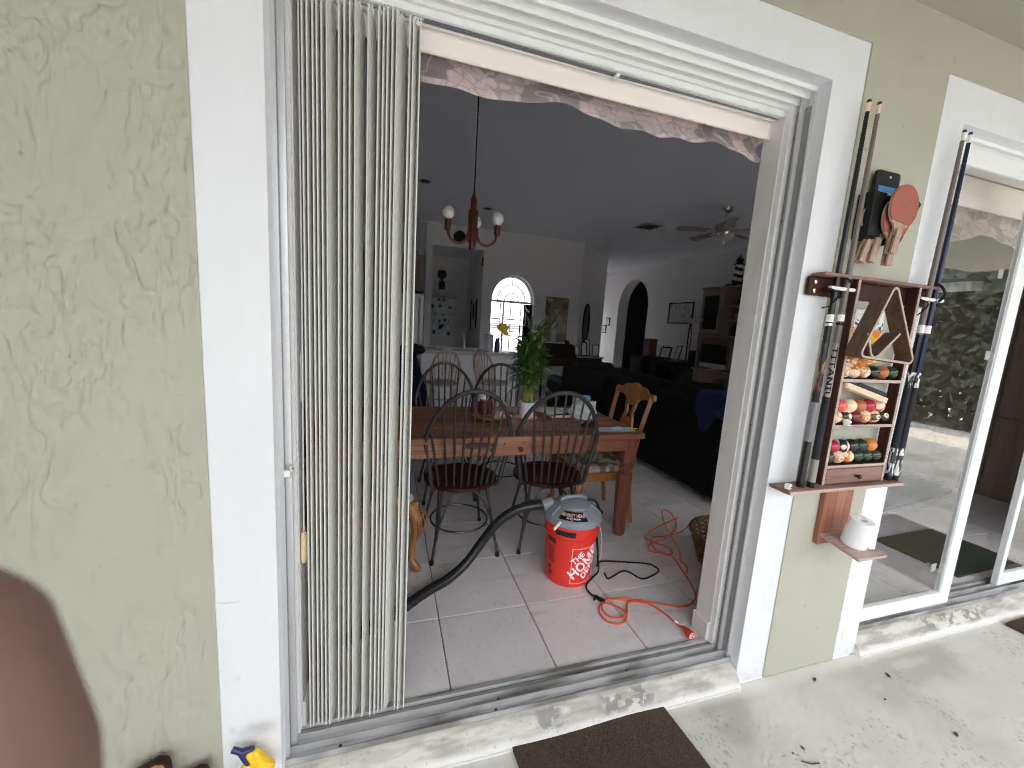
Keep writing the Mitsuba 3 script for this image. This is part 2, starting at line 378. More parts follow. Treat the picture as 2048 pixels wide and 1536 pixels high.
def part(root, name, mesh, mat, label=None, smooth=30, kind=None, **kw):
    k = numbered(root + '__' + name); scene[k] = mikit.ply(mesh, mat, smooth, **kw)
    if label or kind: labels[k] = {}
    if label: labels[k]['label'] = label
    if kind: labels[k]['kind'] = kind
    return k

def struct(name, mesh, mat, smooth=False):
    k = numbered(name); scene[k] = mikit.ply(mesh, mat, smooth); labels[k] = {'kind': 'structure', 'label': name.replace('_', ' ')}
    return k

def wrap_text(m, fn):
    m = m.subdivide() if len(m.faces) < 4000 else m
    m = m.copy(); m.vertices = np.array([fn(*v) for v in m.vertices]); return m

# ------------------------------------------------------------------ setting: house shell, floors, ground
XA, XB, XC, XD = -.451, -.295, 1.533, 1.693          # first door: trim outer, trim inner (left), trim inner, trim outer (right)
XE, XF, XG, XH = 2.141, 2.299, 4.75, 4.91            # second door
ZI, ZO, ZF, ZC = 2.5, 2.656, .10, 2.84               # trim inner / outer height, indoor floor, patio ceiling

house = thing('house', 'green stucco house wall with white painted bands around two sliding doors', 'house')
wall = sg.box(-6, 0, 9, ZC + .25)
for a, b in ((XA, XD), (XE, XH)): wall = wall.difference(sg.box(a, -1, b, ZO))
part(house, 'stucco_wall', ext(wall, .126, 'xz', -.006), 'm_stucco', smooth=False)
for a, b, c, d in ((XA, XB, XC, XD), (XE, XF, XG, XH)):
    u = sg.box(a, 0, d, ZO).difference(sg.box(b, -1, c, ZI))
    part(house, 'door_surround', ext(u, .12, 'xz', 0), 'm_trim', smooth=False)
inner = sg.box(-3.4, ZF, 9, 3.6)
for a, b in ((XB + .03, XC - .033), (XF + .03, XG - .033)): inner = inner.difference(sg.box(a, -1, b, 2.462))
part(house, 'inside_wall', ext(inner, .115, 'xz', .12), 'm_inner_wall', smooth=False)
for a, b in ((XB + .03, XC - .033), (XF + .03, XG - .033)):
    # painted drywall returns of the opening, 2 mm proud of the wall
    part(house, 'jamb', bx(a - .001, a + .003, .145, .237, ZF, 2.46, .001), 'm_jamb')
    part(house, 'jamb', bx(b - .003, b + .001, .145, .237, ZF, 2.46, .001), 'm_jamb')

struct('patio_ceiling', ext(sg.box(-6, -2.9, 9, -.006), .2, 'xy', ZC), 'm_soffit')
struct('roof', cat(bx(-6.5, 9.9, -3.0, 7.9, 3.62, 3.75), bx(.5, 2.1, 7.9, 8.9, 3.3, 3.5), bx(5.3, 9.9, 7.9, 12.6, 3.62, 3.75)), 'm_white')
struct('patio_floor', bx(-6, 9, -4.2, .002, -.12, 0, .01), 'm_concrete')
sill_prof = sg.Polygon([(-.034, -.02), (-.030, .012), (-.02, .034), (-.004, .05), (.014, .070), (.032, .083), (.05, .084), (.05, -.02)])
for a, b in ((XB, XC), (XF, XG)):
    m = ext(sill_prof, b - a, 'yz', a)
    struct('door_sill', m, 'm_sill')
    struct('door_sill_foot', bx(a - .001, b + .001, -.036, -.031, -.01, .006, .001), 'm_sill')
struct('pool_deck', bx(-60, 60, -13, -4.22, -.3, -.1), 'm_deck')
struct('lawn', bx(-60, 60, -80, -13.01, -.3, -.1), 'm_lawn')
struct('patio_side_wall', bx(-2.25, -2.1, -2.9, -.007, 0, 2.839), 'm_stucco')
struct('side_yard', cat(bx(9.01, 60, -4.2, 13.9, -.3, -.1), bx(7.7, 9.0, .2, 13.9, -.3, -.1)), 'm_deck')
struct('street', bx(-60, 60, 14, 80, -.3, -.1), 'm_street')

# indoor floor: grout bed and single tiles
struct('floor', bx(-3.4, 7.4, .14, 12.5, -.1, .0945, .001), 'm_grout')
TX, TY, TW = .2642, .1145, .4565
far = []
for i in range(-8, 16):
    for j in range(0, 28):
        x0, y0 = TX + i * TW + .003, TY + j * TW + .003
        x1, y1 = x0 + TW - .006, y0 + TW - .006
        y0 = max(y0, .165)
        if x1 > 7.3: continue
        z = .1 + .0006 * RNG.rand()
        m = bx(x0, x1, y0, y1, .085, z, .0018)
        if -2 <= i <= 9 and j <= 10: part('floor', 'tile', m, 'm_tile', smooth=False)
        else: far.append(m)
for i in range(-8, 16):
    x0 = TX + i * TW + .003
    if x0 > 7: continue
part('floor', 'far_tile', cat(*far), 'm_tile', smooth=False, kind='stuff')

# rooms: flat ceiling at 3.41, front wall at y = 7.1 with kitchen recess and arched window, diagonal wall, right wall with arch
H = 3.41
struct('ceiling', bx(-3.4, 7.2, .236, 12.4, H, H + .2, .001), 'm_ceiling')
W1 = sg.box(.70, ZF, 4.083, H)
rec = sg.box(.825, 1.0, 1.85, 2.99)
arch = sg.Polygon([(2.06, .9)] + [(2.535 + .475 * math.cos(t), 2.02 + .545 * math.sin(t)) for t in np.linspace(math.pi, 0, 28)] + [(3.01, .9)])
k = struct('front_wall', ext(W1.difference(rec).difference(arch), .22, 'xz', 7.1), 'm_inner_wall')
struct('diagonal_wall', rz(bx(4.083, 6.05, 7.1, 7.25, ZF, H, .002), 45, (4.083, 7.1, 0)), 'm_inner_wall')
RW = sg.box(.236, ZF, 12.3, H)
ra = sg.Polygon([(8.66, ZF - 1)] + [(9.43 + .77 * math.cos(t), 2.25 + .83 * math.sin(t)) for t in np.linspace(math.pi, 0, 28)] + [(10.2, ZF - 1)])
struct('side_wall', ext(RW.difference(ra).difference(sg.box(1.95, .12, 3.22, 2.40)), .34, 'yz', 6.95), 'm_inner_wall')
struct('left_wall', bx(-3.4, -3.2, .236, 12.3, ZF, H, .001), 'm_inner_wall')
struct('back_wall', cat(ext(sg.box(5.35, ZF, 7.3, H).difference(sg.box(5.75, .5, 6.6, 2.4)), .2, 'xz', 12.1), bx(-3.4, .70, 7.62, 7.8, ZF, H, .001)), 'm_inner_wall')
struct('recess_wall', cat(bx(.60, .70, 7.34, 8.7, ZF, H, .001), bx(1.86, 1.96, 7.34, 8.7, ZF, H, .001), bx(.60, 1.96, 8.7, 8.8, ZF, H, .001), bx(.71, 1.85, 7.33, 8.7, 3.03, 3.05, .001)), 'm_inner_wall')
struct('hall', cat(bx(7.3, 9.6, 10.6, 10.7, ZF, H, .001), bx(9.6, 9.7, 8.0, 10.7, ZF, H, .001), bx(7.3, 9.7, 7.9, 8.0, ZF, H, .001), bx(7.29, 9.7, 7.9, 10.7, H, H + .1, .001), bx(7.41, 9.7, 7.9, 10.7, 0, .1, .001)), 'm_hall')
struct('entry_wall', bx(5.35, 5.47, 8.5, 12.3, ZF, H, .001), 'm_inner_wall')
sp = thing('skirting_board', 'white skirting board wrapping the wall end right of the open door', 'skirting board')
part(sp, 'front_run', bx(XC - .045, XC - .033, .149, .247, ZF, .195, .003), 'm_jamb')
part(sp, 'wall_run', bx(XC - .045, XF + .045, .235, .247, ZF, .195, .003), 'm_jamb')
sp = thing('skirting_board', 'white skirting board at the left foot of the open doorway', 'skirting board')
part(sp, 'front_run', bx(XB + .031, XB + .044, .149, .247, ZF, .195, .003), 'm_jamb')
part(sp, 'wall_run', bx(-3.2, XB + .044, .235, .247, ZF, .195, .003), 'm_jamb')

# arched window in the front wall
w = thing('arched_window', 'bright arched window with white muntins and lowered blind in the far wall', 'window')
def arc(r1, r2, a0=0, a1=180, cx=2.535, cz=2.02, ez=1.147, n=28):
    t = np.radians(np.linspace(a0, a1, n))
    return sg.Polygon([(cx + r1 * math.cos(q), cz + ez * r1 * math.sin(q)) for q in t] + [(cx + r2 * math.cos(q), cz + ez * r2 * math.sin(q)) for q in t[::-1]])
part(w, 'frame', cat(ext(arc(.475, .44), .06, 'xz', 7.22), bx(2.06, 2.095, 7.22, 7.28, .9, 2.02), bx(2.975, 3.01, 7.22, 7.28, .9, 2.02), bx(2.06, 3.01, 7.22, 7.28, .9, .95), bx(2.06, 3.01, 7.21, 7.285, 1.995, 2.04)), 'm_white')
for r in (.16, .31): part(w, 'muntin', ext(arc(r + .010, r - .010), .02, 'xz', 7.235), 'm_doll')
for a in (35, 90, 145):
    ca, sa = math.cos(math.radians(a)), 1.147 * math.sin(math.radians(a))
    part(w, 'muntin', tube([(2.535 + .16 * ca, 7.245, 2.02 + .16 * sa), (2.535 + .45 * ca, 7.245, 2.02 + .45 * sa)], .010, 6), 'm_doll')
for x in (2.30, 2.53, 2.76): part(w, 'muntin', bx(x - .009, x + .009, 7.235, 7.255, .95, 1.995), 'm_white')
part(w, 'muntin', bx(2.35, 2.385, 7.23, 7.26, .95, 1.995), 'm_white')
for z in (1.3, 1.65): part(w, 'muntin', bx(2.095, 2.975, 7.236, 7.254, z - .009, z + .009), 'm_white')
part(w, 'pane', ext(sg.Polygon([(2.07, .92)] + [(2.535 + .46 * math.cos(t), 2.02 + .53 * math.sin(t)) for t in np.linspace(math.pi, 0, 24)] + [(3.0, .92)]), .004, 'xz', 7.262), 'm_glass', smooth=False)
for k in range(12): part(w, 'blind_slat', rz(bx(2.10, 2.78, 7.17, 7.195, 1.95 - k * .045, 1.952 - k * .045, .0005), 25, (2.4, 7.18, 1.95 - k * .045), (1, 0, 0)), 'm_white')
solo('curtain', 'dark navy strip of curtain at the right side of the arched window', 'curtain',
     trimesh.Trimesh(np.vstack([[(2.80 + i * .02, 7.165 + .012 * math.sin(i * 1.9), z) for i in range(11)] for z in (.95, 1.98)]),
                     [[i, i + 1, i + 12] for i in range(10)] + [[i, i + 12, i + 11] for i in range(10)], process=False), 'm_navy')

# ------------------------------------------------------------------ sliding doors
def door_frame(root, x0, x1):
    zt = ZI
    for s, xs in ((1, x0), (-1, x1)):
        pr = [(0, .05), (.012, .05), (.012, .056), (.006, .058), (.006, .085), (.026, .087), (.026, .095), (.008, .097), (.008, .122), (.028, .124), (.028, .143), (0, .143)]
        poly = sg.Polygon([(xs + s * a, b) for a, b in pr])
        part(root, 'side_frame', ext(poly, zt - .095, 'xy', .095), 'm_alu')
        for y0, y1 in ((.0595, .0845), (.0985, .1215)):
            part(root, 'channel', bx(min(xs + s * .0062, xs + s * .0092), max(xs + s * .0062, xs + s * .0092), y0, y1, .11, zt - .06, .0005), 'm_channel')
    pr = [(.05, 0), (.05, -.016), (.056, -.016), (.058, -.008), (.075, -.008), (.077, -.03), (.083, -.03), (.085, -.012), (.105, -.012), (.107, -.042), (.114, -.042), (.116, -.02), (.132, -.02), (.134, -.05), (.143, -.05), (.143, 0)]
    poly = sg.Polygon([(a, zt + b) for a, b in pr])
    part(root, 'head_frame', ext(poly, x1 - x0, 'yz', x0), 'm_rail_white')
    pr = [(.036, .07), (.036, .104), (.040, .104), (.043, .088), (.070, .088), (.073, .108), (.077, .108), (.080, .09), (.108, .09), (.111, .109), (.115, .109), (.118, .092), (.142, .092), (.146, .106), (.165, .106), (.165, .07)]
    part(root, 'floor_track', ext(sg.Polygon(pr), x1 - x0, 'yz', x0), 'm_track')

d1 = thing('sliding_door_frame', 'grey aluminium track frame of the wide open doorway', 'door frame')
door_frame(d1, XB, XC)
for z in (2.36, 2.05, 1.62, 1.20, .98, .62, .30):
    part(d1, 'screw', lathe([(0, 0), (.004, 0), (.004, .003), (0, .003)], (XC - .0275, .133, z), 8, (-1, 0, 0)), 'm_screw')
    part(d1, 'screw', lathe([(0, 0), (.0035, 0), (.0035, .003), (0, .003)], (XC - .009, .110, z - .02), 8, (-1, 0, 0)), 'm_screw')
for x in (-.13, .42, .44, 1.02): part(d1, 'screw', lathe([(0, 0), (.005, 0), (.005, .003), (0, .003)], (x, .056 + .04 * (x > .43), .089), 8), 'm_screw')
l = part(d1, 'latch', cat(bx(XB + .004, XB + .030, .052, .060, 1.06, 1.085), bx(XB + .02, XB + .035, .055, .075, 1.075, 1.088)), 'm_chrome', 'small latch catch on the left frame')

d2 = thing('sliding_door', 'sliding glass door with white frames standing partly open beyond the cue rack', 'sliding door')
door_frame(d2, XF, XG)
def panel(x0, x1, y, st, bot):
    p = part(d2, 'panel_frame', cat(bx(x0, x0 + .04, y - .016, y + .016, .108, 2.46), bx(x1 - st, x1, y - .016, y + .016, .108, 2.46), bx(x0 + .04, x1 - st, y - .015, y + .015, .108, .108 + bot), bx(x0 + .04, x1 - st, y - .015, y + .015, 2.39, 2.46)), 'm_rail_white')
    part(d2, 'gasket', cat(bx(x0 + .04, x0 + .046, y - .008, y + .008, .108 + bot, 2.39, .001), bx(x1 - st - .006, x1 - st, y - .008, y + .008, .108 + bot, 2.39, .001)), 'm_alu')
    part(d2, 'glass_pane', bx(x0 + .044, x1 - st - .004, y - .0005, y + .0005, .108 + bot, 2.39, .0002), 'm_glassdense', smooth=False)
panel(XF + .028, 3.135, .072, .085, .075)
panel(3.70, 4.66, .107, .07, .075)
part(d2, 'pull_handle', cat(bx(2.99, 3.03, .09, .098, .30, .345, .003), bx(3.0, 3.02, .098, .125, .312, .333, .003)), 'm_rail_white')
for z, x in ((1.93, 2.93), (1.52, 2.98)): part(d2, 'sticker', bx(x, x + .04, .0705, .0712, z, z + .045, .0002), 'm_doll')

# valance boards and fabric swags inside both doors
def swag(x0, x1, y, pts, top):
    n = 90; xs = np.linspace(x0, x1, n)
    zb = curve([(q[0], 0, q[1]) for q in pts], 400); zb = np.interp(xs, zb[:, 0], zb[:, 2])
    rows = []
    R = np.linspace(0, 1, 9)
    for t in R:
        fold = .008 * np.sin(xs * 17 + 2 * t) + .003 * np.sin(xs * 41 + 5 * t)
        bulge = .035 * np.sin(np.pi * min(t * 1.15, 1)) 
        rows.append(np.c_[xs, y + bulge + fold * t, top + (zb - top) * t + .004 * np.sin(xs * 37)])
    v = np.vstack(rows); f = []
    for r in range(len(rows) - 1):
        for i in range(n - 1):
            a = r * n + i; f += [[a, a + 1, a + n + 1], [a, a + n + 1, a + n]]
    return trimesh.Trimesh(v, f, process=False)
b = thing('valance_board', 'plain cream valance board across the top of the open doorway', 'valance')
part(b, 'front_board', bx(XB + .05, 1.492, .205, .217, 2.369, 2.4585), 'm_cream')
part(b, 'end_cap', bx(1.4925, 1.4965, .203, .30, 2.369, 2.4585), 'm_cream')
solo('fabric_valance', 'pink and grey patterned fabric swag hanging below the cream board', 'valance',
     swag(-.262, 1.49, .222, [(-0.3, 2.3147), (0.09, 2.2915), (0.36, 2.2934), (0.52, 2.3147), (0.62, 2.3244), (0.74, 2.3031), (0.9, 2.2896), (1.1, 2.305), (1.284, 2.3128), (1.42, 2.2915), (1.495, 2.2876)], 2.43), 'm_fabric', True)
b = thing('valance_board', 'cream valance board seen through the glass of the second door', 'valance')
part(b, 'front_board', bx(XF + .05, XG - .06, .238, .25, 2.31, 2.458), 'm_cream')
solo('fabric_valance', 'fabric swag seen through the glass of the second door', 'valance',
     swag(XF, XG, .262, [(XF, 2.2), (2.8, 2.12), (3.2, 2.2), (3.7, 2.12), (4.2, 2.2), (XG, 2.1)], 2.38), 'm_fabric', True)

# vertical blind gathered at the left of the doorway
vb = thing('vertical_blind', 'off white vertical blind with its slats gathered at the left of the doorway', 'blind')
hr = part(vb, 'head_rail', cat(bx(XB + .036, 1.494, .1455, .152, 2.430, 2.461), bx(XB + .036, 1.494, .1525, .196, 2.444, 2.461), bx(XB + .036, 1.494, .189, .1955, 2.430, 2.4435), bx(XB + .036, 1.494, .1525, .158, 2.430, 2.434), bx(XB + .036, 1.494, .182, .1885, 2.430, 2.434)), 'm_rail_white')
part(hr, 'runner_track', bx(XB + .036, 1.492, .168, .173, 2.433, 2.4435, .001), 'm_rail_white')
for x in (.72, 1.36): part(hr, 'clip', bx(x, x + .018, .1435, .1452, 2.426, 2.442, .0005), 'm_rail_white')
part(hr, 'carrier', bx(.74, .756, .157, .186, 2.419, 2.4295), 'm_rail_white')
cor = [tube([(.09, y, 2.431), (.74, y + .003, 2.429), (1.49, .172, 2.432)], .0018, 5) for y in (.163, .170, .178)]
part(hr, 'draw_cord', cat(*cor), 'm_cuewrapgrey')
slats = [(-0.238, -6.4), (-0.225, -5.1), (-0.212, -6.4), (-0.2015, -5.8), (-0.188, -3.9), (-0.165, 8.9), (-0.1425, -1.9), (-0.128, -1.3), (-0.1135, -0.6), (-0.0895, 12.1), (-0.0565, 10.8), (-0.035, 2.6), (-0.021, 3.9), (-0.0105, 3.2), (0.0035, 4.5), (0.0265, 19.2), (0.0525, 5.8), (0.0655, 9.6), (0.0725, -7.0)]
for i, (x, a) in enumerate(slats):
    tt = np.linspace(-.0445, .0445, 7)
    cx_ = [(.0045 * (1 - (q / .0445) ** 2), q) for q in tt]
    poly = sg.LineString(cx_).buffer(.0017, cap_style=2)
    m = ext(poly, 2.285, 'xy', .122 + .006 * math.sin(i))
    m = rz(m, -a, (0, 0, 0)); m = rz(m, .05 * math.sin(i * 1.3), (0, 0, 2.4), (0, 1, 0))
    s = part(vb, 'slat', mv(m, x, .162, 0), 'm_vane')
    part(s, 'hook', cat(bx(x - .006, x + .006, .156, .168, 2.405, 2.417, .001), bx(x - .002, x + .002, .160, .164, 2.41, 2.438, .001)), 'm_rail_white')
wc = part(vb, 'pull_cord', tube(curve([(-.246, .148, 2.43), (-.246, .146, 1.6), (-.25, .146, .84)], 20), .0022, 6), 'm_white')
part(vb, 'cord_weight', lathe([(0, 0), (.008, .002), (.010, .02), (.0085, .1), (.006, .108), (0, .11)], (-.25, .146, .73), 14), 'm_tan', 'tan tassel weight on the pull cord')
part(vb, 'bead_chain', cat(*[ball(.0024, (-.2535, .156, 1.42 - .0052 * i), 1) for i in range(30)]), 'm_white')

# ------------------------------------------------------------------ patio: mats, debris
def flat_mat(cx, cy, w, d, ang, h=.012):
    m = trimesh.creation.box((w, d, h)); m = m.subdivide().subdivide().subdivide()
    v = np.array(m.vertices); v[:, 2] += .004 * np.sin(v[:, 0] * 9) * (v[:, 2] > 0); m.vertices = v
    return mv(rz(m, ang), cx, cy, h / 2 + .001)
k = solo('doormat', 'dark brown bristle doormat lying in front of the open doorway', 'doormat', flat_mat(.822, -.462, .66, .95, 3.5), 'm_mat', False)
solo('doormat', 'dark doormat at the right edge by the second sliding door', 'doormat', flat_mat(4.02, -.52, 1.1, .95, 2), 'm_mat', False)
def leaf(x, y, L, w, a, curl=.2):
    t = np.linspace(0, 1, 7); wd = w * np.sin(np.pi * t) ** .7
    v = []
    for s in (-1, 0, 1):
        for q, ww in zip(t, wd): v.append([(q - .5) * L, s * ww, .003 + .25 * ww * abs(s) + curl * L * (q - .5) ** 2])
    f = [];
    for r in range(2):
        for i in range(6): o = r * 7 + i; f += [[o, o + 1, o + 8], [o, o + 8, o + 7]]
    return mv(rz(trimesh.Trimesh(v, f, process=False), a), x, y, 0)
for i, (x, y, L, a, tx) in enumerate(((1.926, -.075, .030, 20, 'small dry leaf on the patio near the foot of the white trim'), (2.313, -.144, .034, 60, 'dry leaf on the concrete below the white paper roll shelf'),
        (2.252, -.417, .030, 30, 'dry leaf lying farthest right on the open concrete'), (1.558, -.299, .020, 80, 'tiny leaf scrap right of the doormat'), (2.143, -.231, .016, 10, 'tiny dark leaf scrap in the middle of the patio'), (1.50, -.305, .014, 40, 'tiny leaf scrap closest to the doormat corner'))):
    solo('dry_leaf', tx, 'leaf', leaf(x, y, L, L * .22, a), 'm_leafdry', False)
solo('twig', 'short curved twig on the concrete right of the doormat', 'twig', tube(curve([(1.505, -.335, .004), (1.53, -.352, .005), (1.565, -.358, .004)], 10), .0022, 6), 'm_leafdry')

# ------------------------------------------------------------------ cue rack
rk = thing('cue_rack', 'mahogany wall rack with ball shelves and cue clips on the green wall', 'cue rack')
Yb, Yf = -.007, -.066
X0, X1 = 1.752, 2.128
part(rk, 'back_rail', bx(1.555, 2.29, Yb - .016, Yb, 1.735, 1.806), 'm_mahog')
part(rk, 'top_board', bx(1.575, 2.285, Yf + .004, Yb, 1.8065, 1.820), 'm_rackfront')
for s, x in ((1, X0), (-1, X1)):
    a, b = sorted((x, x + s * .014))
    sp_ = part(rk, 'side_panel', bx(a, b, Yf + .0015, Yb - .0165, .962, 1.805), 'm_mahog')
    part(sp_, 'front_edge', bx(a + .0005, b - .0005, Yf - .0015, Yf + .001, .962, 1.805, .0007), 'm_rackedge')
for z in (1.415, 1.222, 1.046):
    s_ = part(rk, 'shelf', bx(X0 + .0145, X1 - .0145, Yf + .0015, Yb - .0165, z - .014, z), 'm_mahog')
    part(s_, 'front_edge', bx(X0 + .0145, X1 - .0145, Yf - .001, Yf + .001, z - .0135, z - .0005, .0007), 'm_rackedge')
dw = part(rk, 'drawer', bx(X0 + .016, X1 - .016, Yf - .002, Yb - .017, .964, 1.029), 'm_rackfront')
part(dw, 'knob', lathe([(0, 0), (.006, 0), (.005, .008), (.010, .014), (.008, .02), (0, .021)], (1.945, Yf - .002, .995), 14, (0, -1, 0)), 'm_mahog')
bs = part(rk, 'bottom_shelf', bx(1.535, 2.215, -.098, Yb, .945, .961, .004), 'm_rackfront')
part(bs, 'front_edge', bx(1.537, 2.213, -.1005, -.0985, .9465, .9595, .0007), 'm_rackedge')
for z in (1.752, 1.785): part(rk, 'screw', lathe([(0, 0), (.009, 0), (.009, .002), (.003, .0035), (0, .003)], (1.585, Yb - .0165, z), 12, (0, -1, 0)), 'm_chrome')
for a, b in ((1.615, 1.745), (2.14, 2.29)):
    part(rk, 'peg', tube([(a, -.058, 1.764), (b, -.058, 1.764)], .0075, 10), 'm_ferrulewhite')
    part(rk, 'clip', tube(curve([(a + .01, -.02, 1.765), (a - .004, -.06, 1.76), (a + .018, -.082, 1.74), (a + .03, -.05, 1.70), (a + .03, -.02, 1.69)], 18), .0028, 6), 'm_black')
part(rk, 'clip', tube(curve([(2.19, -.03, 1.80), (2.22, -.065, 1.83), (2.235, -.09, 1.79), (2.255, -.065, 1.76), (2.285, -.04, 1.775)], 18), .005, 6), 'm_black')
part(rk, 'clip', tube(curve([(1.655, -.04, 1.80), (1.665, -.075, 1.80), (1.695, -.08, 1.79), (1.715, -.04, 1.80)], 14), .004, 6), 'm_black')

# bracket below with a sloping shelf and a chalk cone
bk = thing('wall_shelf', 'small brown wooden bracket shelf below the cue rack', 'shelf')
part(bk, 'back_plate', bx(1.846, 2.02, -.032, -.007, .662, .944, .004), 'm_bracket')
shelf_poly = sg.box(0, -.165, .170, 0).difference(sg.Polygon([(.174, -.085), (.136, -.098), (.128, -.122), (.155, -.128), (.174, -.14)]))
tilt = lambda m: mv(rz(m, 9, (0, 0, 0), (1, 0, 0)), 1.848, -.033, .718)
part(bk, 'board', tilt(ext(shelf_poly.buffer(-.002).buffer(.002), .013, 'xy', -.013)), 'm_rackedge', 'weathered board with a notch in its right edge')
solo('paper_roll', 'white paper roll standing on the small bracket shelf', 'roll', tilt(mv(lathe([(0, 0), (.045, 0), (.0465, .004), (.0445, .114), (.042, .119), (.017, .120), (.016, .115), (.016, .03), (0, .028)], n=40), .086, -.082, .001)), 'm_chalkwhite')

# ------------------------------------------------------------------ balls
CREAM = np.array([.74, .60, .42])
COL = dict(black=(.012, .012, .012), green=(.012, .03, .018), orange=(.62, .20, .03), red=(.50, .04, .03), crimson=(.40, .012, .05), purple=(.14, .012, .035), navy=(.018, .018, .035), brown=(.10, .035, .025),
           cream=tuple(CREAM), rust=(.38, .12, .045), pink=(.66, .10, .09), peach=(.62, .30, .16))
def stripe_colors(v, c, c2, axis, wid, dot):
    d = v / np.linalg.norm(v, axis=1, keepdims=True)
    s = np.abs(d @ (np.array(axis) / np.linalg.norm(axis)))
    col = np.where((s > wid)[:, None], np.array(c2), np.array(c))
    dd = np.array(dot) / np.linalg.norm(dot)
    return np.where((d @ dd > .93)[:, None], CREAM * 1.05, col)
BASE = trimesh.creation.icosphere(subdivisions=4, radius=.0286)
def pool_ball(x, z, kind, lab, y=-.0365, num=None):
    r = np.random.RandomState(int(x * 1e4 + z * 1e3) % 9999)
    c, stripe = kind[0], kind[1]
    ax = r.randn(3) * [.5, .5, 1] if stripe else [0, 0, 1]
    dot = np.array([-.45 + .5 * r.rand(), -1, .5 * r.rand()])
    if stripe: dot = dot - np.array(ax) * (dot @ ax) / (np.array(ax) @ ax)
    solid_dot = dot if (num or stripe) else np.array([.3, 1, 0])
    colr = stripe_colors(BASE.vertices, COL[c], CREAM if stripe else COL[c], ax, .5 if stripe else 2, solid_dot)
    k = solo('pool_ball', lab, 'pool ball', mv(BASE, x, y, z), 'm_vertexcolor', True, color=colr)
    if num:
        n_ = dot / np.linalg.norm(dot); u = np.cross([0, 0, 1], n_); u = -u / np.linalg.norm(u); u = -u if u[0] < 0 else u
        w_ = np.cross(n_, u); w_ = w_ if w_[2] > 0 else -w_
        t = meshkit.text_mesh(num, .008, .0006, True); bb = t.bounds; t.apply_translation([-(bb[0][0] + bb[1][0]) / 2, -(bb[0][1] + bb[1][1]) / 2, 0])
        def f(a, b, c_):
            q = n_ * .0286 + u * a + w_ * b; q = q / np.linalg.norm(q) * (.0287 + c_); return q + [x, y, z]
        part(k, 'number', wrap_text(t, f), 'm_black', smooth=False)
def row(z, xs, specs, where):
    for x, (c, st, num, lab) in zip(xs, specs): pool_ball(x, z, (c, st), lab + ' ' + where, num=num)
bxs = [X0 + .0435 + i * .0578 for i in range(6)]
uxs = [X0 + .062 + i * .0578 for i in range(5)]
row(1.4437, bxs, [('peach', 1, '1', 'peach and cream pool ball at the left end'), ('orange', 1, '13', 'cream pool ball with orange stripe, second from left'), ('peach', 1, '9', 'cream pool ball with peach stripe, third from left'),
    ('black', 0, None, 'black pool ball fourth from left'), ('rust', 0, None, 'rust orange solid pool ball second from right'), ('green', 0, None, 'blackish green pool ball at the right end')], 'on the top ball shelf')
row(1.4885, [uxs[0] + .012, uxs[1] + .012], [('orange', 1, None, 'orange striped pool ball peeking out under the triangle, left one'), ('orange', 0, None, 'orange pool ball peeking out under the wooden triangle, right one')], 'above the top shelf row')
row(1.2507, bxs, [('orange', 1, None, 'orange striped cream ball at the left end of the lower row'), ('navy', 1, None, 'navy striped pool ball behind the chalk cube in the lower row'), ('purple', 0, None, 'purple maroon pool ball in the lower row'),
    ('orange', 1, '5', 'orange striped pool ball in the middle of the lower row'), ('brown', 1, '15', 'dark brown striped pool ball second from right in the lower row'), ('black', 0, '8', 'black eight ball at the right end of the lower row')], 'on the middle shelf')
row(1.2972, uxs, [('pink', 0, None, 'pinkish red pool ball at the left end of the upper row'), ('cream', 0, None, 'cream white cue ball in the upper row'), ('rust', 0, None, 'rust brown pool ball in the centre of the upper row'), ('crimson', 0, None, 'crimson pool ball second from right in the upper row'),
    ('red', 1, None, 'orange red striped ball at the right end of the upper row')][:5], 'on the middle shelf')
row(1.0747, bxs, [('green', 0, None, 'dark green pool ball at the left end of the lower row'), ('peach', 1, '11', 'cream striped pool ball with a number second in the lower row'), ('orange', 1, None, 'orange and cream striped pool ball third in the lower row'),
    ('green', 0, None, 'dark green pool ball fourth in the lower row'), ('green', 0, None, 'dark green pool ball second from right in the lower row'), ('green', 0, None, 'dark green pool ball at the right end of the lower row')], 'on the bottom shelf')
row(1.1212, uxs, [('crimson', 0, None, 'crimson pool ball at the left end of the upper row'), ('navy', 1, None, 'navy striped pool ball second in the upper row'), ('black', 0, None, 'black pool ball in the centre of the upper row'), ('green', 0, None, 'dark green pool ball beside the orange one in the upper row'),
    ('orange', 0, None, 'bright orange pool ball at the right end of the upper row')], 'on the bottom shelf')

def chalk_cube(x, y, z, a, lab):
    k = thing('chalk_cube', lab, 'chalk')
    part(k, 'paper_wrap', mv(rz(bx(-.011, .011, -.011, .011, 0, .021, .002), a), x, y, z), 'm_white')
    part(k, 'label_band', mv(rz(bx(-.007, .007, -.0116, -.0108, .006, .013, .0003), a), x, y, z), 'm_navyplastic')
chalk_cube(1.815, -.080, 1.2225, 15, 'white chalk cube at the front of the middle ball shelf')
chalk_cube(1.556, -.072, .9615, 20, 'white chalk cube on the left end of the bottom cue shelf')
chalk_cube(1.777, -.052, 1.4735, -20, 'chalk cube on top of the balls at the left of the top shelf')

# brush lying across the balls
br = thing('table_brush', 'wooden billiard table brush lying tilted on the middle shelf balls', 'brush')
def brm(m): return mv(rz(rz(m, 15, (0, 0, 0), (0, 1, 0)), -4), 1.918, -.052, 1.357)
part(br, 'handle', brm(ext(rect(-.125, -.022, .125, .022, .015), .022, 'xy', -.011)), 'm_lightwood')
part(br, 'bristles', brm(bx(-.06, .115, -.014, .02, .0112, .032, .004)), 'm_brush', smooth=False)
part(br, 'bristles', brm(bx(-.115, -.062, -.014, .02, .0112, .038, .004)), 'm_brush', smooth=False)

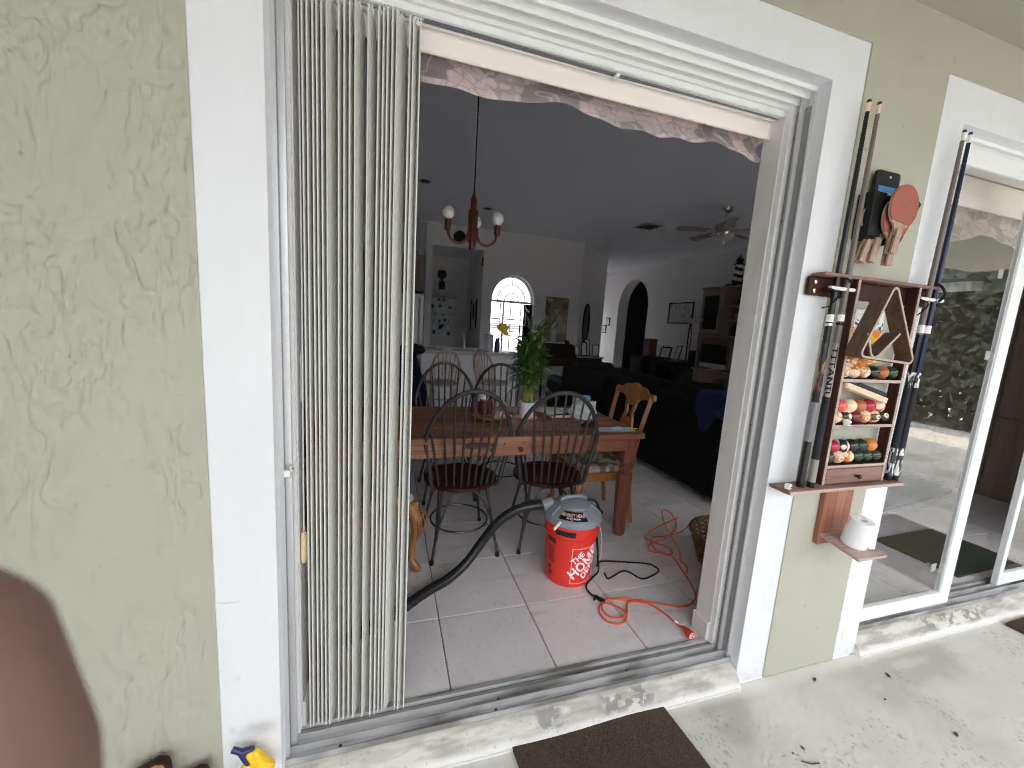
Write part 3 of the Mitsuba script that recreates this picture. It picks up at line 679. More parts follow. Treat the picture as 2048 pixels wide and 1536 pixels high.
# snack bag standing in the top compartment
bg = thing('snack_bag', 'orange and yellow printed snack bag with white top behind the wooden triangle', 'bag')
n = 16; v, f = [], []
for j in range(n + 1):
    for i in range(n + 1):
        u, w_ = i / n, j / n
        puff = .016 * (math.sin(math.pi * u) * math.sin(math.pi * w_)) ** .5
        v.append((1.775 + .225 * u + .004 * math.sin(9 * w_), -.026 - puff + .002 * math.sin(17 * u + 9 * w_), 1.475 + .215 * w_))
for j in range(n):
    for i in range(n): o = j * (n + 1) + i; f += [[o, o + 1, o + n + 2], [o, o + n + 2, o + n + 1]]
part(bg, 'front', trimesh.Trimesh(v, f, process=False), 'm_bagprint', smooth=True)
part(bg, 'back', bx(1.777, 1.998, -.0265, -.0245, 1.477, 1.69, .001), 'm_white')
part(bg, 'top_seal', bx(1.777, 1.999, -.0285, -.0235, 1.6905, 1.70, .0005), 'm_silver')
# triangles
def rounded_tri(ax, az, bx_, bz, cx, cz, r): return sg.Polygon([(ax, az), (bx_, bz), (cx, cz)]).buffer(-r).buffer(r, quad_segs=8)
def frame_tri(name, lab, pts, wall_t, y0, y1, r=.022):
    out = rounded_tri(*pts, r); inn = out.buffer(-wall_t)
    k = thing(name, lab, 'ball rack')
    part(k, 'body', ext(out.difference(inn), y1 - y0, 'xz', y0), 'm_triangle')
    part(k, 'front_rim', ext(out.buffer(-.0006).difference(inn.buffer(.0006)), .002, 'xz', y0 - .002), 'm_triedge')
    return k
frame_tri('ball_triangle', 'brown wooden ball triangle hanging upright at the front of the cue rack', (1.822, 1.802, 1.690, 1.508, 2.022, 1.486), .0095, -.152, -.096)
dia = sg.Polygon([(1.806, 1.66), (1.742, 1.565), (1.785, 1.508), (1.835, 1.512), (1.915, 1.60)]).buffer(-.006).buffer(.006)
nk = thing('nine_ball_rack', 'smaller wooden diamond ball rack nested inside the brown triangle', 'ball rack')
dia = sg.Polygon([(1.722, 1.598), (1.768, 1.508), (1.810, 1.503), (1.925, 1.615), (1.90, 1.69), (1.80, 1.70)]).buffer(-.012).buffer(.012)
keep = sg.Polygon([(1.69, 1.60), (1.762, 1.49), (1.815, 1.49), (1.935, 1.61), (1.93, 1.63), (1.80, 1.53), (1.77, 1.53), (1.735, 1.61)])
vee = sg.LineString([(1.727, 1.600), (1.764, 1.522), (1.776, 1.512), (1.792, 1.510), (1.806, 1.517), (1.905, 1.606)]).buffer(.0045, cap_style=2)
part(nk, 'body', ext(vee, .05, 'xz', -.147), 'm_triangle')
part(nk, 'front_rim', ext(vee.buffer(-.0006), .002, 'xz', -.149), 'm_triedge')

# ------------------------------------------------------------------ cues
def cue(lab, p0, p1, mats, rings, text=None):
    """p0 butt end, p1 tip; mats list of (t0, t1, material, name)"""
    k = thing('pool_cue', lab, 'pool cue', 'cues held in the wall rack')
    p0, p1 = np.array(p0), np.array(p1); d = p1 - p0
    def rad(t): return np.interp(t, [0, .02, .52, .53, .985, 1], [.0142, .0148, .0112, .0108, .0066, .0066])
    for t0, t1, m, nm in mats:
        ts = np.linspace(t0, t1, 8)
        part(k, nm, tube([p0 + d * t for t in ts], [rad(t) for t in ts], 14), m)
    for t0, t1, m in rings: part(k, 'ring', tube([p0 + d * t0, p0 + d * t1], [rad(t0) + .0006, rad(t1) + .0006], 14), m)
    if text:
        L = np.linalg.norm(d); ez = d / L
        tc, s, t0 = text
        t = meshkit.text_mesh(s, tc, .0005, True); ey = np.array([0, -1, 0.]); ex = np.cross(ez, ey); ex /= np.linalg.norm(ex); ey = np.cross(ex, ez) * -1
        ey = ey if ey[1] < 0 else -ey
        bb = t.bounds
        def fn(a, b, c):
            th = (b - (bb[0][1] + bb[1][1]) / 2) / rad(t0) - .95
            a = a * 2.1
            rr = rad(t0 - a / L) + .0004 + c
            q = p0 + d * (t0 - a / L)
            side = np.array([1.0, 0, 0])
            return q + rr * (math.cos(th) * np.array([0, -1, 0]) + math.sin(th) * np.array([1, 0, 0])) - 0 * ex
        part(k, 'lettering', wrap_text(t, fn), 'm_black', smooth=False)
    return k
cue('black pool cue with flame patterned butt, leftmost in the wall rack', (1.637, -.060, .962), (1.668, -.045, 2.44),
    [(.0, .012, 'm_black', 'bumper'), (.012, .13, 'm_cueblack', 'butt'), (.13, .24, 'm_cuewrapgrey', 'wrap'), (.24, .27, 'm_cuewrap', 'wrap'), (.27, .40, 'm_cueflame', 'forearm'), (.40, .45, 'm_cueblack', 'forearm'), (.45, .972, 'm_cueblack', 'shaft'), (.972, .993, 'm_ferrule', 'ferrule'), (.993, 1, 'm_brush', 'tip')],
    [(.455, .475, 'm_ferrulewhite'), (.445, .452, 'm_silver')])
cue('grey brown pool cue with a lettered silver band in the wall rack', (1.683, -.070, .962), (1.722, -.045, 2.443),
    [(.0, .015, 'm_black', 'bumper'), (.015, .08, 'm_cuelabel', 'butt'), (.08, .255, 'm_cuewrap', 'wrap'), (.255, .40, 'm_cuelabel', 'forearm'), (.40, .46, 'm_cuegrey', 'forearm'), (.46, .972, 'm_cuegrey', 'shaft'), (.972, .993, 'm_ferrule', 'ferrule'), (.993, 1, 'm_brush', 'tip')],
    [(.458, .476, 'm_ferrulewhite'), (.448, .455, 'm_black')], (.017, 'TITANIUM', .392))
cue('grey and black pool cue just left of the navy cue in the rack', (2.168, -.062, .962), (2.228, -.045, 2.443),
    [(.0, .015, 'm_black', 'bumper'), (.015, .10, 'm_cuefancy', 'butt'), (.10, .285, 'm_cuewrap', 'wrap'), (.285, .33, 'm_cuefancy', 'forearm'), (.33, .44, 'm_cueblack', 'forearm'), (.44, .972, 'm_cuegrey', 'shaft'), (.972, .993, 'm_ferrulewhite', 'ferrule'), (.993, 1, 'm_navyplastic', 'tip')],
    [(.445, .468, 'm_ferrulewhite')])
cue('navy blue pool cue at the far right of the wall rack', (2.205, -.066, .962), (2.268, -.045, 2.441),
    [(.0, .015, 'm_black', 'bumper'), (.015, .10, 'm_cuefancy', 'butt'), (.10, .285, 'm_cuewrap', 'wrap'), (.285, .33, 'm_cuefancy', 'forearm'), (.33, .44, 'm_cuenavy', 'forearm'), (.44, .972, 'm_cuenavy', 'shaft'), (.972, .993, 'm_ferrulewhite', 'ferrule'), (.993, 1, 'm_navyplastic', 'tip')],
    [(.445, .468, 'm_ferrulewhite')])

# ------------------------------------------------------------------ paddle holder and paddles
ph = thing('paddle_holder', 'black plastic wall holder for table tennis bats', 'holder')
prof = sg.Polygon([(-.008, 1.965), (-.062, 1.975), (-.072, 2.07), (-.072, 2.135), (-.066, 2.137), (-.06, 2.07), (-.052, 1.985), (-.008, 1.98)])
part(ph, 'left_wing', cat(bx(1.752, 1.758, -.066, -.008, 1.965, 2.135), bx(1.758, 1.822, -.066, -.060, 1.972, 2.135), bx(1.758, 1.822, -.06, -.008, 1.965, 1.972)), 'm_black')
rw = sg.Polygon([(1.905, 1.955), (1.955, 1.97), (2.035, 2.125), (2.018, 2.135), (1.985, 2.07), (1.93, 2.0), (1.905, 1.99)])
part(ph, 'right_wing', ext(rw, .05, 'xz', -.058), 'm_black')
part(ph, 'back_plate', bx(1.762, 2.00, -.0125, -.0075, 1.98, 2.10), 'm_black')
pk = thing('product_card', 'black and blue package standing behind the table tennis bats', 'package')
part(pk, 'card', ext(rect(1.796, 1.99, 1.925, 2.228, .012), .012, 'xz', -.034), 'm_dark')
part(pk, 'blue_print', bx(1.812, 1.918, -.0352, -.0343, 2.10, 2.172, .0003), 'm_packblue')
part(pk, 'white_print', cat(bx(1.815, 1.915, -.0358, -.0354, 2.138, 2.150, .0002), bx(1.815, 1.89, -.0358, -.0354, 2.118, 2.130, .0002)), 'm_paperblue')
part(pk, 'hang_hole', lathe([(0, 0), (.005, 0), (.005, .001), (0, .001)], (1.868, -.0345, 2.208), 12, (0, -1, 0)), 'm_silver')
def paddle(lab, x, y, z, ang, mat, group=None, sidemat='m_black'):
    k = thing('table_tennis_bat', lab, 'table tennis bat')
    el = affinity.scale(sg.Point(0, 0).buffer(1, quad_segs=16), .076, .080)
    hnd = sg.Polygon([(-.034, -.066), (.034, -.066), (.015, -.098), (.0145, -.175), (-.0145, -.175), (-.015, -.098)])
    el_r = el.difference(sg.box(-.2, -.2, .2, -.058))
    fm = lambda m: mv(rz(m, ang, (0, 0, 0), (0, 1, 0)), x, y, z)
    part(k, 'blade', fm(ext(el.union(hnd.intersection(sg.box(-1, -.11, 1, 1))), .007, 'xz', -.0035)), 'm_paddlewood')
    part(k, 'rubber', fm(ext(el_r, .002, 'xz', -.0056)), mat)
    part(k, 'rubber', fm(ext(el_r, .002, 'xz', .0036)), sidemat)
    part(k, 'handle', fm(cat(ext(sg.Polygon([(-.0135, -.085), (.0135, -.085), (.0145, -.175), (-.0145, -.175)]).buffer(.001), .007, 'xz', -.011), ext(sg.Polygon([(-.0135, -.085), (.0135, -.085), (.0145, -.175), (-.0145, -.175)]).buffer(.001), .007, 'xz', .004))), 'm_paddlewood')
paddle('table tennis bat with red rubber at the front of the black holder', 1.868, -.098, 2.082, 8, 'm_rubberred')
paddle('table tennis bat whose handle hangs directly behind the red one', 1.872, -.078, 2.045, 2, 'm_rubberred')
paddle('table tennis bat whose handle hangs second from left below the holder', 1.842, -.055, 2.05, 12, 'm_black')
paddle('table tennis bat whose handle hangs leftmost below the holder', 1.822, -.040, 2.045, 16, 'm_black')

# ------------------------------------------------------------------ yellow tool, brown chair tops, hand near the lens
yt = thing('hose_nozzle', 'yellow plastic tool with navy blue nose held against the white trim', 'tool')
J = {'a': ((-.366, -.040, .243), .013), 'b': ((-.338, -.042, .205), .020), 'c': ((-.322, -.042, .190), .019), 'd': ((-.347, -.040, .160), .010), 'e': ((-.385, -.045, .206), .008), 'f': ((-.352, -.042, .245), .012)}
part(yt, 'body', hullchain(J, [('a', 'b'), ('b', 'c'), ('b', 'd'), ('b', 'e'), ('f', 'b')], .004, 6), 'm_yellow', smooth=True)
J = {'a': ((-.388, -.036, .250), .012), 'b': ((-.372, -.038, .222), .014), 'c': ((-.365, -.036, .255), .009)}
part(yt, 'collar', hullchain(J, [('a', 'b'), ('a', 'c')], .004, 4), 'm_navyplastic', smooth=True)
part(yt, 'nose', tube([(-.414, -.036, .268), (-.385, -.037, .25)], [.0085, .0095], 14), 'm_navyplastic')
part(yt, 'cable', tube(curve([(-.385, -.045, .20), (-.405, -.045, .175), (-.43, -.04, .14), (-.44, -.03, .05), (-.44, -.05, .006)], 16), .0045, 8), 'm_black')
part(yt, 'stand_rod', tube([(-.347, -.040, .165), (-.347, -.040, .0)], .009, 10), 'm_yellow')
def round_top(x, y, z, r, a, lab):
    k = thing('terracotta_pot', lab, 'pot')
    pr = [(0, 0), (r * .62, 0), (r * .72, .02), (r * .95, z - .03), (r, z - .025), (r * 1.0, z), (r * .9, z), (r * .86, z - .04), (0, z - .06)]
    return k
for x, z, lab, w_ in ((-.602, .300, 'orange brown rounded wooden panel leaning on the green wall, left one', .085), (-.505, .247, 'dark brown rounded wooden panel leaning on the green wall, right one', .075)):
    k = thing('rounded_panel', lab, 'panel')
    poly = sg.Polygon([(x - w_ * .8, 0), (x - w_ * .95, z - .09), (x - w_ * .6, z - .03), (x + w_ * .15, z), (x + w_ * .42, z - .005), (x + w_ * .5, z - .03), (x + w_ * .45, 0)])
    poly = poly.buffer(-.01).buffer(.01, quad_segs=6)
    part(k, 'face', rz(ext(poly.buffer(-.006), .016, 'xz', -.075), -4, (x, -.06, 0), (1, 0, 0)), 'm_terracotta')
    part(k, 'rim', rz(ext(poly.difference(poly.buffer(-.0045)), .024, 'xz', -.079), -4, (x, -.06, 0), (1, 0, 0)), 'm_darkwood')

hd = thing('person', 'out of focus fingertip reaching up beside the lens at the lower left', 'person')
J = {'tip': ((-.0333, -1.1806, 1.5182), .0088), 'm1': ((-.0318, -1.1822, 1.5070), .0102), 'm2': ((-.030, -1.1880, 1.4850), .0104), 'k1': ((-.038, -1.208, 1.455), .012),
     'k2': ((-.058, -1.222, 1.448), .012), 'k3': ((-.078, -1.236, 1.446), .0115), 'k4': ((-.096, -1.250, 1.448), .0105), 'w': ((-.085, -1.285, 1.375), .026), 'w2': ((-.105, -1.275, 1.38), .020), 'arm': ((-.14, -1.48, 1.22), .042),
     'f2a': ((-.060, -1.212, 1.486), .010), 'f2b': ((-.072, -1.232, 1.508), .0088), 'f3a': ((-.082, -1.226, 1.486), .0098), 'f3b': ((-.094, -1.247, 1.506), .0085),
     'f4a': ((-.102, -1.242, 1.484), .009), 'f4b': ((-.112, -1.262, 1.500), .0078), 't1': ((-.050, -1.262, 1.405), .014), 't2': ((-.025, -1.262, 1.430), .0115), 't3': ((-.012, -1.258, 1.455), .0095)}
J = {k_: ((q[0] - .0026, q[1] + .0008, q[2] + .0011), r_) for k_, (q, r_) in J.items()}
part(hd, 'hand', hullchain(J, [('tip', 'm1'), ('m1', 'm2'), ('m2', 'k1'), ('k1', 'w'), ('k2', 'w'), ('k3', 'w'), ('k4', 'w2'), ('k1', 'k2'), ('k2', 'k3'), ('k3', 'k4'), ('w', 'w2'), ('w', 'arm'), ('w2', 'arm'),
     ('k2', 'f2a'), ('f2a', 'f2b'), ('k3', 'f3a'), ('f3a', 'f3b'), ('k4', 'f4a'), ('f4a', 'f4b'), ('w', 't1'), ('t1', 't2'), ('t2', 't3')], .0028, 6), 'm_skin', smooth=True)

# ------------------------------------------------------------------ dining table
tb = thing('dining_table', 'long rustic wooden dining table with turned legs in front of the chairs', 'table')
tx0, tx1, ty0, ty1 = -.72, 1.69, 1.05, 1.93
nb = 6
for i in range(nb):
    a = ty0 + .075 + (ty1 - ty0 - .15) * i / nb; b = ty0 + .075 + (ty1 - ty0 - .15) * (i + 1) / nb
    part(tb, 'plank', bx(tx0 + .09, tx1 - .09, a + .0012, b - .0012, .834, .868 + .0012 * (i % 3), .002), 'm_table')
part(tb, 'border', bx(tx0, tx1, ty0, ty0 + .0745, .832, .870, .004), 'm_table')
part(tb, 'border', bx(tx0, tx1, ty1 - .0745, ty1, .832, .870, .004), 'm_table')
for a, b in ((tx0, tx0 + .089), (tx1 - .089, tx1)): part(tb, 'border', bx(a, b, ty0 + .0755, ty1 - .0755, .832, .870, .004), 'm_table')
part(tb, 'apron', bx(tx0 + .05, tx1 - .125, ty0 + .012, ty0 + .037, .748, .8315, .002), 'm_table')
part(tb, 'apron', bx(tx0 + .05, tx1 - .125, ty1 - .06, ty1 - .035, .748, .8315, .002), 'm_table')
part(tb, 'apron', bx(tx1 - .06, tx1 - .035, ty0 + .13, ty1 - .13, .748, .8315, .002), 'm_table')
part(tb, 'drawer_pull', lathe([(0, 0), (.010, 0), (.008, .012), (.014, .02), (0, .024)], (.62, ty0 + .012, .79), 14, (0, -1, 0)), 'm_darkwood')
part(tb, 'drawer_pull', lathe([(0, 0), (.010, 0), (.008, .012), (.014, .02), (0, .024)], (.80, ty0 + .012, .79), 14, (0, -1, 0)), 'm_darkwood')
for x, y in ((tx1 - .075, ty0 + .085), (tx1 - .075, ty1 - .085), (tx0 + .075, ty0 + .085), (tx0 + .075, ty1 - .085)):
    blk = bx(x - .048, x + .048, y - .048, y + .048, .655, .8315, .004)
    tur = lathe([(0, .655), (.046, .655), (.047, .645), (.036, .632), (.036, .622), (.046, .612), (.046, .600), (.036, .588), (.037, .578)], (x, y, 0), 24)
    lower = lathe([(.037, .578), (.053, .565), (.056, .53), (.049, .30), (.043, .172), (.040, .165), (.040, .158)], (x, y, 0), 8)
    foot = lathe([(.034, .16), (.042, .15), (.044, .13), (.038, .108), (.028, .1), (0, .1)][::-1], (x, y, 0), 24)
    part(tb, 'leg', cat(blk, sc(tur, 1, 1, 1), rz(lower, 22.5, (x, y, 0)), foot), 'm_tableleg')

# ------------------------------------------------------------------ bow back chairs
def bow_chair(lab, x, y, ang, group='dark metal bow back chairs around the dining table'):
    """local frame: chair faces +y, seat centre at the origin, floor at z = 0"""
    k = thing('bow_back_chair', lab, 'chair', group)
    fm = lambda m: mv(rz(m, ang), x, y, ZF)
    # seat: saddle disc
    th = np.linspace(0, 2 * np.pi, 36, endpoint=False)
    ring = lambda r, z, dz=0: np.c_[r * .235 * np.cos(th), r * .225 * np.sin(th), z + dz * (np.cos(2 * th))]
    rows = [ring(.02, .45), ring(.5, .449), ring(.8, .455), ring(.95, .463), ring(1.0, .458), ring(1.0, .436), ring(.93, .428), ring(.02, .43)]
    v = np.vstack(rows); f = []
    for r in range(len(rows) - 1):
        for i in range(36): j = (i + 1) % 36; f += [[r * 36 + i, (r + 1) * 36 + i, (r + 1) * 36 + j], [r * 36 + i, (r + 1) * 36 + j, r * 36 + j]]
    part(k, 'seat', fm(trimesh.Trimesh(v, f, process=False)), 'm_seatwood', smooth=40)
    # bow: rises from the seat rear, leans back
    def bow(t):  # t 0..pi
        hz = math.sin(t)
        return np.array([-.278 * math.cos(t) * (1 if hz > .35 else (.76 + .24 * hz / .35)), 0, .465 + .605 * hz ** .70])
    def lean(p): return np.array([p[0], -.14 - .09 * (1 - (p[0] / .3) ** 2) - (p[2] - .46) * .20 + .03, p[2]])
    pts = [lean(bow(t)) for t in np.linspace(0, math.pi, 41)]
    pts = [pts[0] + [0.02, .02, -.03]] + pts + [pts[-1] + [-.02, .02, -.03]]
    part(k, 'bow', fm(tube(curve(pts, 70), .0135, 10)), 'm_blackmetal')
    for i in range(9):
        u = (i - 4) / 4
        xb, xt = .165 * u, .238 * u
        tt = math.acos(max(-1, min(1, -xt / .278)))
        pt = lean(bow(tt)); pb = lean(np.array([xb, 0, .455])); pb[1] = -.20 + .05 * u * u
        part(k, 'spindle', fm(tube([pb, (pb + pt) / 2 + [0, -.008, 0], pt], [.0065, .0078, .006], 8)), 'm_blackmetal')
    for sx in (-1, 1):
        for sy in (-1, 1):
            top = np.array([sx * .14, sy * .14, .432]); bot = np.array([sx * .205, sy * .232, .0])
            mid = np.array([sx * .165, sy * .175, .24])
            part(k, 'leg', fm(tube(curve([top, mid, bot + [0, 0, .012]], 12), .0095, 8)), 'm_blackmetal')
            part(k, 'foot', fm(lathe([(0, 0), (.013, 0), (.014, .012), (.010, .03), (0, .031)], bot, 12)), 'm_black')
    for sy in (-1, 1):
        a = [np.array([sx_ * .19 * 1.0, sy * .213, .09]) for sx_ in (-1, 1)]
        arcp = [(-.188, sy * .212, .10), (-.155, sy * .195, .25), (-.085, sy * .165, .385), (0, sy * .155, .425), (.085, sy * .165, .385), (.155, sy * .195, .25), (.188, sy * .212, .10)]
        part(k, 'brace', fm(tube(curve(arcp, 34), .0075, 8)), 'm_blackmetal')
    for sx in (-1, 1):
        arcp = [(sx * .186, -.205, .10), (sx * .17, -.15, .26), (sx * .15, -.06, .40), (sx * .148, .06, .40), (sx * .17, .15, .26), (sx * .186, .205, .10)]
        part(k, 'brace', fm(tube(curve(arcp, 30), .0065, 8)), 'm_blackmetal')
    part(k, 'ring_stretcher', fm(tube([(.185 * math.cos(t), .195 * math.sin(t), .165) for t in np.linspace(0, 2 * np.pi, 40, endpoint=False)], .0065, 8, True)), 'm_blackmetal')
    return k
bow_chair('dark metal bow back chair on the near side, left of the red bucket', .472, 1.262, 2)
bow_chair('dark metal bow back chair on the near side, directly behind the red bucket', 1.065, 1.235, -9)
bow_chair('dark metal bow back chair across the table in front of the left bar stool', .50, 2.07, 180)
bow_chair('dark bow back chair across the table, half hidden by the potted bamboo', .985, 2.10, 172)

# pine chairs with carved splats
def pine_chair(lab, x, y, ang):
    k = thing('pine_chair', lab, 'chair')
    fm = lambda m: mv(rz(m, ang), x, y, ZF)
    part(k, 'seat_frame', fm(cat(bx(-.25, .25, .20, .235, .37, .43), bx(-.22, .22, -.225, -.19, .37, .43), bx(-.245, -.21, -.19, .20, .37, .43), bx(.21, .245, -.19, .20, .37, .43))), 'm_pine')
    part(k, 'cushion', fm(sc(mv(ball(1, (0, 0, 0), 4), 0, 0, 0), .235, .22, .045)) .copy() if False else fm(mv(bx(-.235, .235, -.205, .22, 0, .055, .022), 0, 0, .422)), 'm_cushion')
    for sx in (-1, 1):
        part(k, 'back_post', fm(tube(curve([(sx * .20, -.21, .40), (sx * .205, -.235, .60), (sx * .215, -.27, .80), (sx * .225, -.315, .985)], 14), [.020] * 14, 4)), 'm_pine')
        part(k, 'rear_leg', fm(tube(curve([(sx * .195, -.21, .43), (sx * .195, -.225, .25), (sx * .20, -.265, .005)], 10), np.linspace(.024, .018, 10), 4)), 'm_pine')
        # cabriole front leg: carved knee, slim ankle, claw foot
        J = {'a': ((sx * .215, .20, .40), .034), 'b': ((sx * .238, .225, .33), .036), 'c': ((sx * .240, .228, .26), .026), 'd': ((sx * .226, .214, .15), .018), 'e': ((sx * .222, .210, .08), .0165), 'f': ((sx * .245, .232, .028), .026), 'g': ((sx * .255, .245, .018), .017)}
        part(k, 'front_leg', fm(hullchain(J, [('a', 'b'), ('b', 'c'), ('c', 'd'), ('d', 'e'), ('e', 'f'), ('f', 'g')], .012, 5)), 'm_pine', smooth=True)
        part(k, 'knee_carving', fm(cat(*[tube(curve([(sx * (.262 + .006 * j), .252 - .018 * j, .36 - .02 * j), (sx * .276, .262 - .02 * j, .30), (sx * .262, .25 - .012 * j, .24 - .012 * j)], 8), .004, 5) for j in range(-1, 3)])), 'm_pine')
    yb = lambda z: -.235 - (z - .6) * .16 - (max(z - .8, 0)) * .06
    crest = [(-.255, .965), (-.25, .995), (-.235, 1.005), (-.215, .99), (-.17, 1.005), (-.12, 1.035), (-.085, 1.04), (-.06, 1.025), (-.035, 1.05), (0, 1.06), (.035, 1.05), (.06, 1.025), (.085, 1.04), (.12, 1.035), (.17, 1.005), (.215, .99), (.235, 1.005), (.25, .995), (.255, .965),
             (.22, .945), (.15, .955), (.08, .935), (.05, .90), (0, .88), (-.05, .90), (-.08, .935), (-.15, .955), (-.22, .945)]
    part(k, 'crest_rail', fm(mv(rz(ext(sg.Polygon(crest), .030, 'xz', -.015), 11, (0, 0, .97), (1, 0, 0)), 0, -.317, 0)), 'm_pine')
    oval = affinity.scale(sg.Point(0, 0).buffer(1, quad_segs=14), .088, .155).difference(affinity.scale(sg.Point(0, 0).buffer(1, quad_segs=14), .062, .12))
    sp1 = affinity.translate(oval, 0, .64)
    yoke = sg.LineString([(-.075, .72), (-.055, .79), (-.035, .83), (-.055, .90)]).buffer(.013).union(sg.LineString([(.075, .72), (.055, .79), (.035, .83), (.055, .90)]).buffer(.013))
    drop = affinity.translate(affinity.scale(sg.Point(0, 0).buffer(1), .05, .035), 0, .755)
    inner_oval = affinity.translate(affinity.scale(sg.Point(0, 0).buffer(1, quad_segs=12), .046, .085).difference(affinity.scale(sg.Point(0, 0).buffer(1, quad_segs=12), .030, .062)), 0, .62)
    shoe = sg.box(-.07, .43, .07, .50).union(sg.box(-.02, .50, .02, .54))
    spl = sp1.union(yoke).union(drop).union(inner_oval).union(shoe)
    part(k, 'splat', fm(mv(rz(ext(spl, .018, 'xz', -.009), 10.5, (0, 0, .43), (1, 0, 0)), 0, -.212, 0)), 'm_pine')
    return k
pine_chair('carved pine side chair with oval splat at the right end of the table', 1.54, 1.47, 90)
pine_chair('pine chair with cabriole leg half hidden behind the vertical blind', -.14, 1.08, -62)

# ------------------------------------------------------------------ things on the table
ls = thing('lazy_susan', 'round wooden turntable on the dining table', 'tray')
part(ls, 'plate', lathe([(0, .892), (.150, .892), (.158, .897), (.160, .905), (.152, .908), (.146, .902), (0, .902)], (.725, 1.515, 0), 48), 'm_pine')
part(ls, 'base', lathe([(0, .871), (.07, .871), (.07, .892), (0, .892)], (.725, 1.515, 0), 24), 'm_pine')
nh = thing('napkin_holder', 'dark red glass jar with white lid on the turntable', 'jar')
part(nh, 'jar', lathe([(0, .903), (.036, .903), (.040, .915), (.040, .985), (.030, 1.0), (.028, 1.012)], (.665, 1.53, 0), 24), 'm_bottlewine')
part(nh, 'lid', lathe([(.030, 1.012), (.032, 1.014), (.030, 1.032), (.015, 1.042), (0, 1.043)], (.665, 1.53, 0), 20), 'm_clearplastic')
for i, (x, y, h, r) in enumerate(((.715, 1.575, .10, .028), (.60, 1.555, .12, .022))):
    b = thing('spice_bottle', ('dark red spice bottle behind the napkins on the turntable', 'slim dark red bottle at the left of the turntable')[i], 'bottle')
    part(b, 'body', lathe([(0, .903), (r, .903), (r, .903 + h * .7), (r * .5, .903 + h * .85), (r * .5, .903 + h)], (x, y, 0), 18), 'm_bottlewine')
    part(b, 'cap', lathe([(r * .55, .903 + h), (r * .6, .903 + h), (r * .6, .903 + h + .018), (0, .903 + h + .02)], (x, y, 0), 16), 'm_dark')
sw = thing('napkin', 'folded white paper napkin standing on the turntable', 'napkin')
pts = [(0, 0), (.012, .05), (.006, .11), (.02, .155)]
nv = []; 
for t in np.linspace(0, 1, 12):
    for w_ in np.linspace(-.5, .5, 5): nv.append((.775 + .03 * math.sin(3 * t) - .01 + .03 * w_ * (1.3 - t) + .035 * max(0, .25 - t) , 1.44 + .02 * w_ + .008 * math.sin(5 * t + 2 * w_), .905 + .125 * t))
nf = []
for j in range(11):
    for i in range(4): o = j * 5 + i; nf += [[o, o + 1, o + 6], [o, o + 6, o + 5]]
nm = trimesh.Trimesh(nv, nf, process=False)
part(sw, 'sheet', cat(nm, mv(nm, .004, .006, 0)), 'm_white', smooth=True)

pot = thing('bamboo_plant', 'lush potted lucky bamboo in a white pot on the table', 'plant')
px, py = 1.002, 1.552
part(pot, 'pot', lathe([(0, .874), (.050, .874), (.056, .880), (.060, .985), (.061, .990), (.057, .990), (.054, .975), (0, .972)], (px, py, 0), 40), 'm_pot')
stems, leaves_v, leaves_f = [], [], []
R = np.random.RandomState(5)
def blade(base, dirv, L, w, droop):
    n = 6; d = np.array(dirv, float); d /= np.linalg.norm(d)
    s = np.cross(d, [0, 0, 1]); s /= np.linalg.norm(s) + 1e-9
    o = len(leaves_v)
    p = np.array(base, float)
    for i in range(n + 1):
        t = i / n; ww = w * math.sin(math.pi * min(.12 + .88 * t, 1)) ** .8
        q = p + d * L * t - np.array([0, 0, droop * L * t * t])
        up = np.array([0, 0, .25 * ww])
        leaves_v.extend([q - s * ww / 2 + up, q, q + s * ww / 2 + up])
    for i in range(n):
        a = o + i * 3
        leaves_f.extend([[a, a + 1, a + 4], [a, a + 4, a + 3], [a + 1, a + 2, a + 5], [a + 1, a + 5, a + 4]])
nst = 26
for i in range(nst):
    a = i * 2.399; r0 = .043 * math.sqrt((i + .5) / nst)
    hgt = .30 + .26 * R.rand()
    tw = 1.6
    pts = []
    for t in np.linspace(0, 1, 9):
        rr = r0 * (1 - .12 * math.sin(math.pi * t)) + .055 * t ** 2.5 * (r0 / .043)
        pts.append((px + rr * math.cos(a + tw * t), py + rr * math.sin(a + tw * t), .965 + hgt * t))
    c_ = curve(pts, 22)
    rr_ = [.0048 * (1.18 if j % 4 == 0 else 1) for j in range(22)]
    part(pot, 'stem', tube(c_, rr_, 6), 'm_stem')
    for q in range(15):
        t = .52 + .48 * (q / 14) ** .8
        b = c_[min(int(t * 21), 21)]
        an = a + R.rand() * 6.28
        el = .15 + 1.1 * (q / 14) + .35 * R.rand()
        L = .11 + .11 * R.rand()
        blade(b, (math.cos(an), math.sin(an), el), L, .018 + .012 * R.rand(), .35 + .4 * R.rand())
for q in range(16):
    an, z = R.rand() * 6.28, 1.36 + .16 * R.rand()
    blade((px + .05 * math.cos(an), py + .05 * math.sin(an), z), (math.cos(an), math.sin(an), .7 + 1.2 * R.rand()), .17 + .06 * R.rand(), .018, .25)
part(pot, 'foliage', trimesh.Trimesh(leaves_v, leaves_f, process=False), 'm_leaf', smooth=True, kind='stuff')
solo('doily', 'pale round doily under the white plant pot', 'doily', lathe([(0, .8705), (.082, .8705), (.085, .8725), (.080, .8735), (0, .8735)], (px, py, 0), 40), 'm_salmon')

